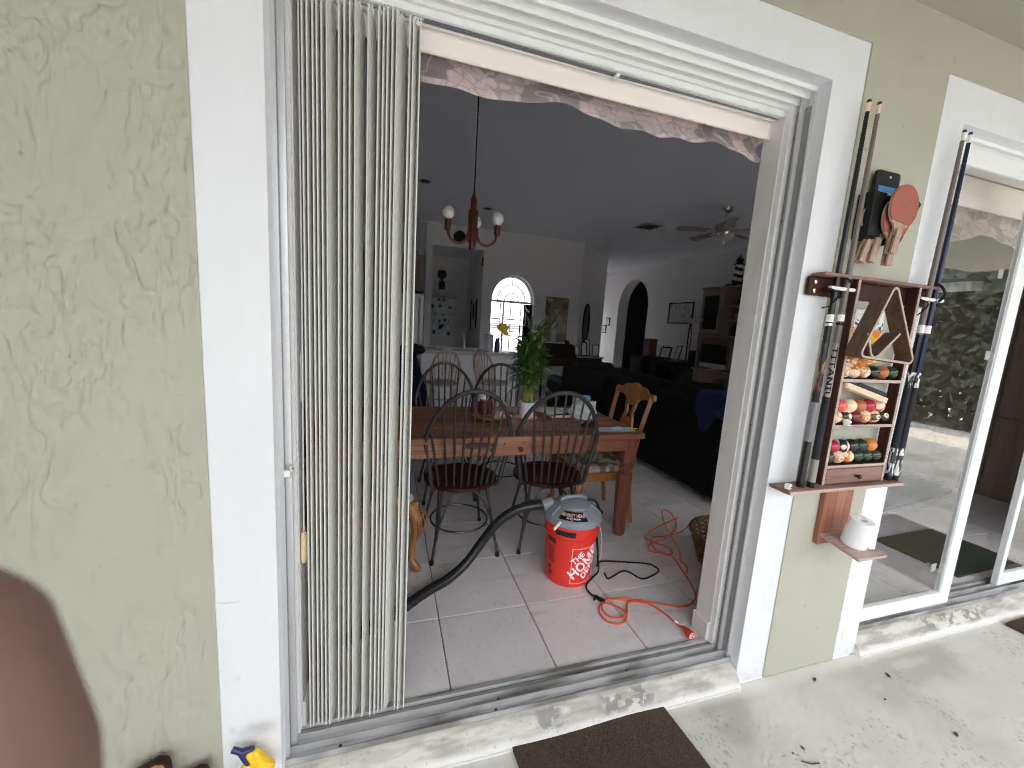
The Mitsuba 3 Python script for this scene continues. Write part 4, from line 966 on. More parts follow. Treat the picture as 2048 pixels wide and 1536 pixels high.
def slab(name, lab, cat_, cx, cy, z, w, d, h, ang, mat, edge=None):
    k = thing(name, lab, cat_)
    m = lambda q: mv(rz(q, ang), cx, cy, z)
    if edge:
        part(k, 'pages', m(bx(-w / 2 + .003, w / 2 - .003, -d / 2 + .002, d / 2 - .003, .002, h - .002, .0008)), edge)
        part(k, 'cover', m(cat(bx(-w / 2, w / 2, -d / 2, d / 2, 0, .002, .0006), bx(-w / 2, w / 2, -d / 2, d / 2, h - .002, h, .0006))), mat)
    else: scene[k] = mikit.ply(m(bx(-w / 2, w / 2, -d / 2, d / 2, 0, h, min(.002, h / 3))), mat, 30)
    return k
slab('book', 'thick book with pale page edges lying behind the right bow back chair', 'book', 1.262, 1.56, .871, .17, .12, .026, 3, 'm_darkwood', 'm_lightwood')
slab('magazine', 'magazine lying on the book between the plant and the plastic bag', 'magazine', 1.24, 1.60, .898, .20, .14, .006, 18, 'm_paper')
slab('magazine', 'magazine on the table at the far side behind the book', 'magazine', 1.34, 1.76, .871, .24, .18, .008, -12, 'm_paper')
slab('newspaper', 'reddish folded newspaper on the far side of the table right of the plant', 'newspaper', 1.17, 1.80, .871, .22, .13, .012, 8, 'm_salmon')
slab('envelope', 'pale blue paper sheets near the right corner of the table', 'paper', 1.52, 1.165, .871, .28, .10, .004, -3, 'm_paperblue')
slab('envelope', 'white envelope on top of the blue papers near the table corner', 'paper', 1.545, 1.185, .8755, .10, .05, .002, 18, 'm_white')
slab('pen', 'short pale pen lying on the blue papers', 'pen', 1.66, 1.16, .8765, .07, .007, .006, -35, 'm_yellow')
# crumpled clear plastic bag with a blue box
cb = trimesh.creation.icosphere(subdivisions=4)
v = cb.vertices.copy(); nz = meshkit.fbm(v * 2.2 + 5, 4, 3)[:, None]
v = v * (.72 + .55 * nz); v[:, 2] = np.maximum(v[:, 2], -.55)
solo('plastic_bag', 'crumpled pale plastic bag on the right part of the table', 'bag', mv(sc(trimesh.Trimesh(v, cb.faces, process=False), .105, .075, .085), 1.43, 1.50, .918), 'm_clearplastic', False)
bxk = thing('tissue_box', 'bright blue and white carton standing in the plastic bag', 'carton')
part(bxk, 'carton', rz(bx(1.455, 1.53, 1.565, 1.62, .871, 1.03), 14, (1.49, 1.59, 0)), 'm_cyan')
part(bxk, 'white_side', rz(bx(1.531, 1.60, 1.57, 1.615, .871, .98), 14, (1.49, 1.59, 0)), 'm_white')
part(bxk, 'top_flap', rz(bx(1.40, 1.455, 1.60, 1.63, .96, 1.03), 14, (1.49, 1.59, 0)), 'm_paperblue')
gl = thing('sunglasses', 'dark tangled sunglasses lying by the blue papers', 'sunglasses')
part(gl, 'frame', cat(*[tube([(x + .026 * math.cos(t), 1.215 + .004 * math.sin(2 * t), .893 + .02 * math.sin(t)) for t in np.linspace(0, 2 * np.pi, 20, endpoint=False)], .004, 6, True) for x in (1.315, 1.372)]), 'm_black')
part(gl, 'temple', cat(tube(curve([(1.29, 1.218, .897), (1.28, 1.28, .895), (1.285, 1.34, .88)], 10), .003, 6), tube(curve([(1.398, 1.218, .897), (1.41, 1.28, .9), (1.42, 1.34, .88)], 10), .003, 6)), 'm_black')
part(gl, 'lens', cat(*[lathe([(0, 0), (.024, 0), (.024, .001), (0, .001)], (x, 1.215, .893), 18, (0, 1, 0)) for x in (1.315, 1.372)]), 'm_dark')

# ------------------------------------------------------------------ bucket vacuum
bv = thing('bucket_vacuum', 'red bucket vacuum with grey lid and black hose standing on the tiles', 'vacuum')
bxc, byc = 1.045, .772
AX = lambda prof, n=56: lathe(prof, (bxc, byc, ZF), n)
part(bv, 'bucket', AX([(0, .002), (.126, .002), (.131, .008), (.146, .285), (.153, .286), (.153, .292), (.148, .296), (.148, .312), (.1545, .314), (.1545, .345), (.157, .347), (.157, .366), (.150, .368)]), 'm_bucket', smooth=35)
lid = AX([(.150, .366), (.164, .366), (.168, .372), (.168, .394), (.163, .404), (.130, .432), (.100, .450), (.098, .456), (.070, .470), (.03, .476), (0, .477)])
part(bv, 'lid', lid, 'm_lid', smooth=28)
for k_ in range(8):
    a = k_ * math.pi / 4 + .3
    d = np.array([math.cos(a), math.sin(a)])
    part(bv, 'lid_rib', tube([(bxc + d[0] * r, byc + d[1] * r, ZF + z) for r, z in ((.158, .408), (.128, .435), (.10, .452))], .0045, 6), 'm_lid')
part(bv, 'lid_handle', tube(curve([(bxc - .075, byc + .01, .572), (bxc - .05, byc, .588), (bxc, byc - .005, .592), (bxc + .05, byc, .588), (bxc + .08, byc + .01, .572)], 16), [.011] * 16, 8), 'm_lid')
part(bv, 'hose_port', tube([(bxc - .11, byc + .06, .535), (bxc - .17, byc + .055, .520)], [.034, .034], 20), 'm_lid')
hp = curve([(bxc - .15, byc + .058, .525), (bxc - .24, byc + .06, .520), (bxc - .33, byc + .075, .492), (bxc - .42, byc + .10, .415), (bxc - .50, byc + .125, .29), (bxc - .585, byc + .11, .185), (bxc - .70, byc + .05, .133), (bxc - .83, byc - .03, .128), (bxc - 1.0, byc - .165, .128), (bxc - 1.2, byc - .28, .128)], 260)
rr = [.0265 + .0009 * math.sin(i * 1.7) for i in range(260)]
part(bv, 'hose', tube(hp, rr, 14), 'm_hose')
def on_bucket(r, a0):   # local (s along the circumference, z)
    def f(a, b, c):
        z = b; rad_ = (.131 + (.146 - .131) * (z - .008) / .277 if z < .285 else .1548) + r + c
        t = a0 + a / .142
        return np.array([bxc + rad_ * math.cos(t), byc + rad_ * math.sin(t), ZF + z])
    return f
front = math.atan2(EYE[1] - byc, EYE[0] - bxc)      # side of the bucket that faces the doorway
def grid(w, h, nx, nz, s0, z0):
    v = [(s0 + w * i / nx, z0 + h * j / nz, 0) for j in range(nz + 1) for i in range(nx + 1)]; f = []
    for j in range(nz):
        for i in range(nx): o = j * (nx + 1) + i; f += [[o, o + 1, o + nx + 2], [o, o + nx + 2, o + nx + 1]]
    return trimesh.Trimesh(v, f, process=False)
def lay(m, r, a0):
    f = on_bucket(r, a0); m = m.copy(); m.vertices = np.array([f(*q) for q in m.vertices]); return m
LA = front + .12
S_ = .175
fr = [grid(S_, .005, 20, 1, .0, .028), grid(S_, .005, 20, 1, .0, .243), grid(.005, .21, 1, 8, .0, .033), grid(.005, .21, 1, 8, S_ - .005, .033)]
part(bv, 'logo_frame', cat(*[lay(g, .0012, LA) for g in fr]), 'm_salmon', smooth=False)
def logo(s, h, off, along, bold=True, stretch=1.0):
    t = meshkit.text_mesh(s, h, .0012, bold); t.apply_transform(np.diag([stretch, 1, 1, 1]))
    t = t.subdivide() if len(t.faces) < 2500 else t
    c, s_ = math.cos(math.radians(45)), math.sin(math.radians(45))
    v = np.array(t.vertices); x = along + v[:, 0]; y = off + v[:, 1]
    # lettering climbs the square's diagonal
    v2 = np.c_[.012 + (x * c - y * s_), .040 + (x * s_ + y * c), v[:, 2]]
    t.vertices = v2; return cat(t, mv(t, .0011, .0004, .00015), mv(t, -.0003, .0012, .0003))
for tx_, h, off, al, st in (('THE', .032, .071, .078, 1.0), ('HOME', .056, .006, .012, .98), ('DEPOT', .038, -.043, .058, 1.0)):
    m = logo(tx_, h, off, al, True, st)
    part(bv, 'lettering', lay(m, .0012, LA), 'm_logowhite', smooth=False)
# dark printed warning column on the left side
LB = front - .98
rows = [grid(.060, .030, 6, 2, 0, .250)]
for i in range(9): rows.append(grid(.035 + .02 * ((i * 7) % 3) / 2, .006, 4, 1, .002 + .004 * (i % 2), .222 - .011 * i))
rows += [grid(.03, .022, 4, 2, .002, .085), grid(.045, .008, 4, 1, 0, .065), grid(.026, .014, 4, 1, .006, .046)]
part(bv, 'warning_print', cat(*[lay(g, .0008, LB) for g in rows]), 'm_darkprint', smooth=False)
part(bv, 'front_label', lay(grid(.105, .032, 12, 2, -.085, .316), .0008, front + .05), 'm_dark', smooth=False)
# black badge with lettering on the sloping lid
def on_lid(a, b, c):       # b: distance up the slope from the rim
    t = front + .06 + a / .145; r = .160 - .86 * b; z = .4075 + .78 * b + c * 1.2 + .0012
    return np.array([bxc + r * math.cos(t), byc + r * math.sin(t), ZF + z])
bd = grid(.16, .046, 16, 4, -.08, .004)
bd.vertices = np.array([on_lid(q[0] * (1 - 3.2 * max(q[1] - .012, 0) * 2), q[1], 0) for q in bd.vertices])
part(bv, 'badge', bd, 'm_black', smooth=False)
for s, h, b0, mat in (('BUCKET HEAD', .0145, .024, 'm_salmon'), ('WET DRY VACUUM', .0062, .012, 'm_logowhite')):
    t = meshkit.text_mesh(s, h, .0006, True); w_ = t.bounds[1][0]
    part(bv, 'badge_lettering', wrap_text(t, lambda a, b, c: on_lid(a - w_ / 2, b + b0, c + .0008)), mat, smooth=False)
fa = front - .35
part(bv, 'latch', tube([(bxc + .172 * math.cos(fa), byc + .172 * math.sin(fa), .502), (bxc + .180 * math.cos(fa - .18), byc + .180 * math.sin(fa - .18), .452)], [.008, .008], 8), 'm_white', 'white cylindrical latch on the left of the rim')
part(bv, 'switch', rz(bx(bxc + .155, bxc + .178, byc - .015, byc + .015, .455, .505), -10, (bxc, byc, 0)), 'm_black')
part(bv, 'switch', tube(curve([(bxc + .11, byc + .03, .55), (bxc + .15, byc + .01, .545), (bxc + .172, byc, .50)], 10), .008, 8), 'm_black')
part(bv, 'bail_wire', tube(curve([(bxc + .158, byc - .01, .45), (bxc + .185, byc - .03, .36), (bxc + .19, byc - .045, .25), (bxc + .175, byc - .05, .20)], 16), .0022, 6), 'm_salmon')
pc = curve([(1.198, .80, .44), (1.225, .77, .30), (1.235, .76, .17), (1.262, .80, .106), (1.32, .842, .1055), (1.49, .795, .1055), (1.60, .757, .1055), (1.628, .70, .1055), (1.592, .662, .1055), (1.47, .630, .1055), (1.43, .70, .1055), (1.393, .724, .1055), (1.30, .686, .1055), (1.262, .677, .1055), (1.272, .73, .1055)], 120)
part(bv, 'power_cord', tube(pc, .0048, 8), 'm_black')
pc2 = curve([(1.215, .775, .33), (1.238, .765, .20), (1.235, .74, .12), (1.175, .70, .1065), (1.107, .645, .1065), (1.092, .585, .1065), (1.122, .516, .1085)], 60)
part(bv, 'power_cord', tube(pc2, .0048, 8), 'm_black')
part(bv, 'plug', cat(tube([(1.105, .540, .112), (1.135, .490, .112)], [.011, .012], 10), tube([(1.098, .531, .112), (1.085, .515, .112)], [.006, .006], 8)), 'm_black')

# ------------------------------------------------------------------ extension cord and basket
ec = thing('extension_cord', 'orange red extension cord looping over the tiles to its plug end', 'cord')
zc = .1055
c1 = curve([(1.420, .225, .112), (1.418, .298, zc), (1.377, .420, zc), (1.300, .462, zc), (1.257, .459, zc), (1.217, .40, zc), (1.17, .345, zc), (1.12, .335, zc), (1.079, .363, zc), (1.068, .42, zc), (1.10, .478, zc), (1.16, .500, zc + .009), (1.26, .488, zc), (1.342, .465, zc), (1.45, .405, zc), (1.53, .372, zc), (1.603, .38, zc), (1.67, .42, zc), (1.708, .48, zc), (1.755, .60, zc), (1.80, .74, zc), (1.808, .79, zc), (1.77, .855, zc), (1.728, .863, zc), (1.705, .90, zc), (1.75, .955, zc), (1.803, .965, zc), (1.86, .90, zc), (1.83, .82, zc + .01), (1.76, .80, zc + .02), (1.73, .87, zc + .02), (1.78, .98, zc + .03), (1.90, 1.0, .13), (2.0, .95, .18), (2.06, .93, .26)], 380)
part(ec, 'cord', tube(c1, .0046, 8), 'm_orangecord')
c2 = curve([(1.134, .494, zc + .004), (1.19, .43, zc + .006), (1.20, .385, zc + .008), (1.15, .36, zc + .008), (1.10, .39, zc + .006), (1.095, .45, zc + .009), (1.15, .505, zc + .003), (1.22, .50, zc + .005), (1.30, .478, zc + .008)], 80)
part(ec, 'cord', tube(c2, .0046, 8), 'm_orangecord')
c3 = curve([(1.78, .62, zc), (1.83, .68, zc), (1.84, .75, zc), (1.88, .82, .13), (1.86, .95, .24), (1.90, 1.05, .30), (1.96, 1.02, .28), (1.93, .93, .22), (1.80, .93, .14), (1.76, 1.02, .12), (1.84, 1.06, .15), (2.0, 1.0, .26)], 110)
part(ec, 'cord', tube(c3, .0046, 8), 'm_orangecord')
part(ec, 'socket_end', lathe([(0, 0), (.008, 0), (.012, .02), (.019, .04), (.020, .062), (0, .062)], (1.422, .232, .120), 16, (.06, -1, .0)), 'm_redplug')
part(ec, 'socket_face', lathe([(0, 0), (.017, 0), (.017, .001), (.0, .001)], (1.4257, .1695, .12), 16, (.06, -1, 0)), 'm_salmon')
part(ec, 'socket_slot', cat(bx(1.418, 1.421, .1672, .1688, .122, .131, .0005), bx(1.4305, 1.4335, .1672, .1688, .122, .131, .0005), bx(1.423, 1.429, .1672, .1688, .110, .116, .0005)), 'm_dark')
part(ec, 'tag', rz(bx(1.425, 1.475, .255, .268, .101, .1025, .0005), 15, (1.43, .26, 0)), 'm_white')
part(ec, 'tie', tube(curve([(1.40, .262, .112), (1.41, .275, .12), (1.425, .262, .112)], 8), .004, 6), 'm_silver')
bk_ = thing('wicker_basket', 'brown wicker basket half hidden behind the right side of the doorway', 'basket')
bc = (2.14, .63)
part(bk_, 'bottom', lathe([(0, .102), (.19, .102), (.2, .112), (0, .112)], (bc[0], bc[1], 0), 30), 'm_wicker')
nst_ = 24
for i in range(nst_):
    a = 2 * math.pi * i / nst_
    part(bk_, 'stake', tube([(bc[0] + .20 * math.cos(a), bc[1] + .20 * math.sin(a), .105), (bc[0] + .265 * math.cos(a), bc[1] + .265 * math.sin(a), .30)], .005, 5), 'm_wicker')
for j in range(14):
    z = .115 + j * .0135; r = .20 + .065 * (z - .105) / .195
    part(bk_, 'weave', tube([(bc[0] + (r + .006 * (1 if (i + j) % 2 else -1)) * math.cos(2 * math.pi * i / 48 * 1.0), bc[1] + (r + .006 * (1 if (i + j) % 2 else -1)) * math.sin(2 * math.pi * i / 48), z) for i in range(48)], .0062, 5, True), 'm_wicker')
part(bk_, 'rim', tube([(bc[0] + .268 * math.cos(t), bc[1] + .268 * math.sin(t), .305 + .003 * math.sin(24 * t)) for t in np.linspace(0, 2 * np.pi, 72, endpoint=False)], .012, 8, True), 'm_wicker')

# ------------------------------------------------------------------ chandelier, ceiling fittings
ch = thing('chandelier', 'copper three arm chandelier with globe bulbs hanging over the table', 'chandelier')
cx, cy = .521, 1.5
part(ch, 'cord', tube([(cx, cy, 2.36), (cx, cy, H - .02)], .0045, 6), 'm_black')
part(ch, 'canopy', lathe([(0, H - .03), (.05, H - .03), (.055, H - .002), (0, H - .001)], (cx, cy, 0), 24), 'm_copper')
part(ch, 'stem', cat(lathe([(0, 2.012), (.014, 2.014), (.019, 2.024), (.0195, 2.33), (.012, 2.345), (.008, 2.365), (0, 2.366)], (cx, cy, 0), 24),
     *[tube([(cx + .024 * math.cos(a), cy + .024 * math.sin(a), 2.06), (cx + .024 * math.cos(a), cy + .024 * math.sin(a), 2.265)], .0085, 10) for a in np.radians([170, 50, -70, 10, 95])]), 'm_copper')
for a in np.radians([181, -2, 72]):
    d = np.array([math.cos(a), math.sin(a), 0])
    pts = [np.array([cx, cy, 2.14]) + d * .022, np.array([cx, cy, 2.075]) + d * .045, np.array([cx, cy, 2.05]) + d * .09, np.array([cx, cy, 2.075]) + d * .145, np.array([cx, cy, 2.13]) + d * .163]
    am = part(ch, 'arm', tube(curve(pts, 30), .0085, 10), 'm_copper')
    e = np.array([cx, cy, 0]) + d * .163
    part(am, 'socket', lathe([(0, 2.118), (.014, 2.118), (.020, 2.128), (.0205, 2.185), (.018, 2.187), (0, 2.186)], e, 20), 'm_copper')
    part(am, 'bulb', lathe([(.013, 2.184), (.014, 2.189), (.024, 2.194), (.035, 2.206), (.041, 2.226), (.041, 2.232), (.035, 2.252), (.024, 2.264), (.012, 2.2695), (0, 2.271)], e, 26), 'm_bulb', smooth=True)
for i, (x, y, lab) in enumerate(((.46, 4.78, 'recessed ceiling light farther left above the kitchen bar'), (1.55, 5.65, 'recessed ceiling light behind the right chandelier bulb'))):
    k = thing('ceiling_light', lab, 'ceiling light')
    part(k, 'trim_ring', lathe([(.062, H - .001), (.062, H - .006), (.085, H - .007), (.09, H - .001)], (x, y, 0), 26), 'm_doll')
    part(k, 'lamp', lathe([(0, H - .002), (.061, H - .002)], (x, y, 0), 24), 'm_dark')
k = thing('ceiling_vent', 'square ceiling air vent left of the fan', 'vent')
part(k, 'frame', cat(bx(4.19, 4.57, 5.07, 5.11, H - .012, H - .001), bx(4.19, 4.57, 5.41, 5.45, H - .012, H - .001), bx(4.19, 4.23, 5.11, 5.41, H - .012, H - .001), bx(4.53, 4.57, 5.11, 5.41, H - .012, H - .001)), 'm_doll')
for i in range(6): part(k, 'louvre', rz(bx(4.235, 4.525, 5.12 + .05 * i, 5.155 + .05 * i, H - .012, H - .009, .001), 30, (4.4, 5.14 + .05 * i, H - .01), (1, 0, 0)), 'm_dark')
fn_ = thing('ceiling_fan', 'ceiling fan with light bowl hanging at the right over the living room', 'ceiling fan')
fx, fy = 4.70, 3.8
part(fn_, 'canopy', lathe([(0, 3.36), (.03, 3.34), (.075, 3.37), (.085, 3.409), (0, 3.4095)], (fx, fy, 0), 26), 'm_chrome')
part(fn_, 'down_rod', tube([(fx, fy, 3.20), (fx, fy, 3.36)], .013, 10), 'm_chrome')
part(fn_, 'motor', lathe([(0, 3.06), (.09, 3.06), (.14, 3.09), (.15, 3.13), (.13, 3.18), (.06, 3.21), (0, 3.215)], (fx, fy, 0), 30), 'm_doll')
part(fn_, 'light_kit', lathe([(0, 3.02), (.10, 3.03), (.11, 3.058), (0, 3.059)], (fx, fy, 0), 26), 'm_chrome')
part(fn_, 'light_bowl', lathe([(0, 2.925), (.05, 2.935), (.11, 2.97), (.135, 3.015), (.12, 3.025), (0, 3.024)], (fx, fy, 0), 30), 'm_fanshade')
part(fn_, 'finial', lathe([(0, 2.90), (.014, 2.905), (.018, 2.925), (0, 2.93)], (fx, fy, 0), 14), 'm_chrome')
for i in range(5):
    a = 18 + 72 * i
    bl = ext(sg.Polygon([(.22, -.055), (.62, -.075), (.70, -.06), (.715, 0), (.70, .06), (.62, .075), (.22, .055)]), .008, 'xy', 0)
    bl = rz(bl, 12, (0, 0, 0), (1, 0, 0))
    q = part(fn_, 'blade', mv(rz(bl, a), fx, fy, 3.085), 'm_fanblade')
    part(q, 'iron', mv(rz(cat(bx(.10, .24, -.02, .02, -.004, .004), bx(.22, .26, -.04, .04, -.010, -.004)), a), fx, fy, 3.085), 'm_chrome')
part(fn_, 'pull_chain', tube([(fx + .05, fy - .05, 3.03), (fx + .05, fy - .05, 2.45)], .002, 5), 'm_silver')

# ------------------------------------------------------------------ kitchen side
bar = thing('breakfast_bar', 'pale breakfast bar counter behind the bow back chairs', 'counter')
bp = sg.Polygon([(.42, 4.20), (1.05, 4.13), (1.85, 4.20), (1.85, 4.62), (.42, 4.62)])
part(bar, 'base', ext(sg.Polygon([(.44, 4.27), (1.05, 4.25), (1.80, 4.30), (1.80, 4.58), (.44, 4.58)]), 1.0, 'xy', ZF), 'm_inner_wall')
part(bar, 'top', ext(bp.buffer(.0, join_style=1), .045, 'xy', 1.101), 'm_fridgewhite')
part(bar, 'sink_counter', bx(.42, 1.85, 4.621, 5.2, .95, .99), 'm_fridgewhite')
def stool(lab, x, y, ang):
    k = thing('bar_stool', lab, 'bar stool', None)
    fm = lambda m: mv(rz(m, ang), x, y, ZF)
    part(k, 'seat', fm(lathe([(0, .66), (.19, .66), (.205, .672), (.205, .688), (.19, .697), (0, .69)], n=30)), 'm_paleoak')
    pts = [(-.19 * math.cos(t) * (1 if math.sin(t) > .3 else .82 + .6 * math.sin(t)), -.15 - .11 * math.sin(t), .69 + .42 * math.sin(t) ** .85) for t in np.linspace(0, math.pi, 30)]
    part(k, 'bow', fm(tube(pts, .013, 8)), 'm_paleoak')
    for i in range(7):
        u = (i - 3) / 3; tt = math.acos(-.78 * u)
        part(k, 'spindle', fm(tube([(.11 * u, -.17 + .03 * u * u, .69), (.148 * u, -.15 - .11 * math.sin(tt), .69 + .42 * math.sin(tt) ** .85)], .0065, 6)), 'm_paleoak')
    for sx in (-1, 1):
        for sy in (-1, 1):
            part(k, 'leg', fm(lathe([(0, 0), (.012, 0), (.018, .25), (.014, .3), (.02, .36), (.014, .62), (0, .62)], (sx * .19, sy * .19, 0), 10, (-sx * .11, -sy * .11, 1))), 'm_paleoak')
    for z in (.22, .38):
        part(k, 'rung', fm(tube([(-.16, -.16, z), (.16, -.16, z)], .010, 6)), 'm_paleoak')
        part(k, 'rung', fm(tube([(-.16, .16, z + .05), (.16, .16, z + .05)], .010, 6)), 'm_paleoak')
    return k
stool('pale wooden bar stool with spindle back at the left of the breakfast bar', .675, 3.78, 0)
stool('wooden bar stool turned sideways beside the potted bamboo', 1.34, 3.86, -58)
coat = thing('navy_coat', 'dark navy coat draped over a chair left of the bar stool', 'coat')
v, f = [], []
nn = 20
for j in range(nn + 1):
    for i in range(nn + 1):
        u, w_ = i / nn * 2 * math.pi, j / nn
        r = .10 + .16 * min(1, w_ * 2.2) + .02 * math.sin(5 * u) * w_
        v.append((.22 + r * .9 * math.cos(u), 3.55 + r * 1.1 * math.sin(u), 1.16 - .95 * w_))
for j in range(nn):
    for i in range(nn): o = j * (nn + 1) + i; f += [[o, o + nn + 1, o + nn + 2], [o, o + nn + 2, o + 1]]
part(coat, 'body', trimesh.Trimesh(v, f, process=False), 'm_navy', smooth=True)
part(coat, 'collar', sc(ball(1, (0, 0, 0)), 1, 1, 1).apply_transform(np.diag([.16, .13, .07, 1])).apply_translation([.27, 3.55, 1.19]), 'm_black', smooth=True)
fr = thing('refrigerator', 'stainless steel refrigerator at the far left beside the recess wall', 'refrigerator')
part(fr, 'body', bx(-.10, .66, 6.75, 7.45, ZF, 2.02, .01), 'm_steel')
part(fr, 'door', bx(-.10, .66, 6.70, 6.745, .16, 2.01, .015), 'm_steel')
part(fr, 'handle', tube(curve([(.57, 6.70, 1.90), (.57, 6.65, 1.80), (.57, 6.65, 1.1), (.57, 6.70, 1.0)], 16), .014, 8), 'm_silver')
cab = thing('kitchen_cabinet', 'wooden kitchen wall cabinet above the steel refrigerator', 'cabinet')
part(cab, 'body', bx(-.3, .66, 6.84, 7.5, 2.06, 2.72), 'm_cabinet')
part(cab, 'door', bx(.14, .64, 6.815, 6.838, 2.08, 2.70), 'm_cabinet')
part(cab, 'door_panel', bx(.21, .57, 6.805, 6.814, 2.16, 2.62, .006), 'm_cabinet')
part(cab, 'door', bx(-.38, .12, 6.815, 6.838, 2.08, 2.70), 'm_cabinet')
solo('figurine', 'small black figurine on top of the kitchen wall cabinet', 'figurine', cat(lathe([(0, 2.722), (.06, 2.722), (.03, 2.76), (.02, 2.80), (.05, 2.82), (.06, 2.85), (.03, 2.87), (0, 2.871)], (.38, 6.95, 0), 16)), 'm_black')
f2 = thing('white_refrigerator', 'white refrigerator covered with magnets and photos in the wall recess', 'refrigerator')
part(f2, 'body', bx(.76, 1.42, 7.95, 8.65, ZF, 2.05, .012), 'm_fridgewhite')
part(f2, 'freezer_door', bx(.76, 1.42, 7.90, 7.945, 1.46, 2.045, .01), 'm_fridgewhite')
part(f2, 'lower_door', bx(.76, 1.42, 7.90, 7.945, .15, 1.45, .01), 'm_fridgewhite')
R2 = np.random.RandomState(3)
for i in range(30):
    cI, rI = i % 5, i // 5
    x, z = .80 + .115 * cI + .05 * R2.rand(), 1.92 - .145 * rI + .05 * R2.rand()
    w_, h_ = .03 + .05 * R2.rand(), .03 + .06 * R2.rand()
    if rI == 3: z -= .01
    k = thing('fridge_magnet', ('leftmost', 'second', 'middle', 'fourth', 'rightmost')[cI] + ' magnet in the ' + ('top', 'second', 'third', 'fourth', 'fifth', 'lowest')[rI] + ' row on the white refrigerator', 'magnet', 'magnets on the white refrigerator')
    scene[k] = mikit.ply(rz(bx(x, x + w_, 7.893, 7.8985, z, z + h_, .001), R2.randn() * 8, (x, 7.89, z), (0, 1, 0)), ['m_black', 'm_navy', 'm_paper', 'm_dark', 'm_cyan', 'm_darkwood'][R2.randint(6)], False)
solo('wall_plaque', 'black lamp shaped ornament on the recess wall above the white refrigerator', 'ornament', cat(lathe([(0, 0), (.10, .01), (.10, .03), (0, .04)], (1.12, 7.90, 2.52), 20, (0, -1, 0)), bx(1.05, 1.19, 7.87, 7.90, 2.20, 2.38), bx(1.10, 1.14, 7.87, 7.9, 2.38, 2.45)), 'm_black')
solo('shelf_board', 'shelf above the white refrigerator in the recess', 'shelf', bx(.72, 1.5, 7.88, 8.69, 2.06, 2.10), 'm_fridgewhite')
solo('wall_clock', 'round black wall clock behind the left arm of the chandelier', 'clock', lathe([(0, 0), (.11, 0), (.125, .012), (.125, .028), (.11, .032), (.10, .024), (0, .024)], (1.345, 7.10, 3.185), 32, (0, -1, 0)), 'm_dark')
sgn = thing('wall_sign', 'small yellow framed sign on the right side of the recess', 'sign')
part(sgn, 'frame', bx(1.79, 1.862, 7.085, 7.099, 2.66, 2.88), 'm_tan'); part(sgn, 'panel', bx(1.806, 1.846, 7.081, 7.0845, 2.68, 2.86, .0005), 'm_dark')
for i, (y, z0, z1) in enumerate(((7.55, 1.4, 2.05), (7.85, 1.6, 1.95), (8.15, 1.35, 2.05))):
    solo('hanging_utensil', ('dark hanging utensil nearest the opening on the recess side wall', 'middle dark hanging utensil on the recess side wall', 'farthest dark hanging utensil on the recess side wall')[i], 'utensil', bx(1.845, 1.859, y, y + .09, z0, z1, .006), 'm_black')
fc = thing('faucet', 'chrome kitchen faucet rising behind the breakfast bar', 'faucet')
part(fc, 'spout', tube(curve([(1.12, 4.95, .99), (1.12, 4.95, 1.22), (1.10, 4.93, 1.33), (1.06, 4.88, 1.35), (1.03, 4.84, 1.30)], 24), .013, 8), 'm_chrome')
part(fc, 'lever', tube([(1.19, 4.95, .99), (1.19, 4.95, 1.10), (1.23, 4.93, 1.14)], .011, 8), 'm_chrome')
fcc = thing('soap_pump', 'steel soap pump beside the kitchen faucet', 'soap dispenser')
part(fcc, 'body', lathe([(0, .991), (.022, .991), (.022, 1.08), (.008, 1.09), (.008, 1.17), (0, 1.17)], (.86, 4.95, 0), 14), 'm_silver')
part(fcc, 'nozzle', tube([(.86, 4.95, 1.165), (.82, 4.93, 1.165)], .006, 6), 'm_silver')
kt = thing('dish_rack', 'dark pots and dishes standing on the sink counter', 'dishes')
part(kt, 'pot', lathe([(0, .992), (.09, .992), (.10, 1.13), (.095, 1.13), (.085, 1.0), (0, 1.0)], (.62, 4.9, 0), 20), 'm_blackmetal'); part(kt, 'cup', lathe([(0, .992), (.035, .992), (.04, 1.08), (.035, 1.08), (0, 1.0)], (.74, 4.85, 0), 16), 'm_bottlewine')
ct = thing('glass_jar', 'tall clear glass jar on the bar beside the navy vase', 'jar')
part(ct, 'jar', lathe([(0, 1.147), (.05, 1.147), (.055, 1.16), (.055, 1.36), (.05, 1.365), (.05, 1.17), (0, 1.165)], (1.40, 4.42, 0), 22), 'm_clearplastic'); part(ct, 'lid', lathe([(0, 1.366), (.056, 1.366), (.056, 1.385), (.012, 1.39), (.014, 1.41), (0, 1.412)], (1.40, 4.42, 0), 22), 'm_silver')
vs = thing('flower_vase', 'navy vase with a yellow flower and long dark leaves on the bar', 'vase')
part(vs, 'vase', lathe([(0, 1.147), (.038, 1.147), (.042, 1.2), (.036, 1.28), (.022, 1.32), (.024, 1.335), (0, 1.33)], (1.50, 4.36, 0), 22), 'm_bluecone')
part(vs, 'flower', cat(*[sc(ball(1, (0, 0, 0), 2),   .034, .018, .062).apply_transform(trimesh.transformations.rotation_matrix(a, (0, 1, 0))).apply_translation([1.565 + .045 * math.sin(a), 4.35, 1.455 + .045 * math.cos(a)]) for a in (-.9, -.3, .4, 1.0, 2.2)]), 'm_yellow', smooth=True)
leaves_v, leaves_f = [], []
for a, e, L in ((.2, .3, .40), (-.1, -.1, .36), (.3, .8, .42), (2.9, .5, .30), (.1, -.35, .34), (.5, .05, .38)): blade((1.50, 4.36, 1.33), (math.cos(a), .3 * math.sin(a), e), L, .03, .35)
part(vs, 'leaf', trimesh.Trimesh(leaves_v, leaves_f, process=False), 'm_hedge', smooth=True)
lt = thing('glass_lantern', 'clear glass lantern hanging in front of the arched window', 'lantern')
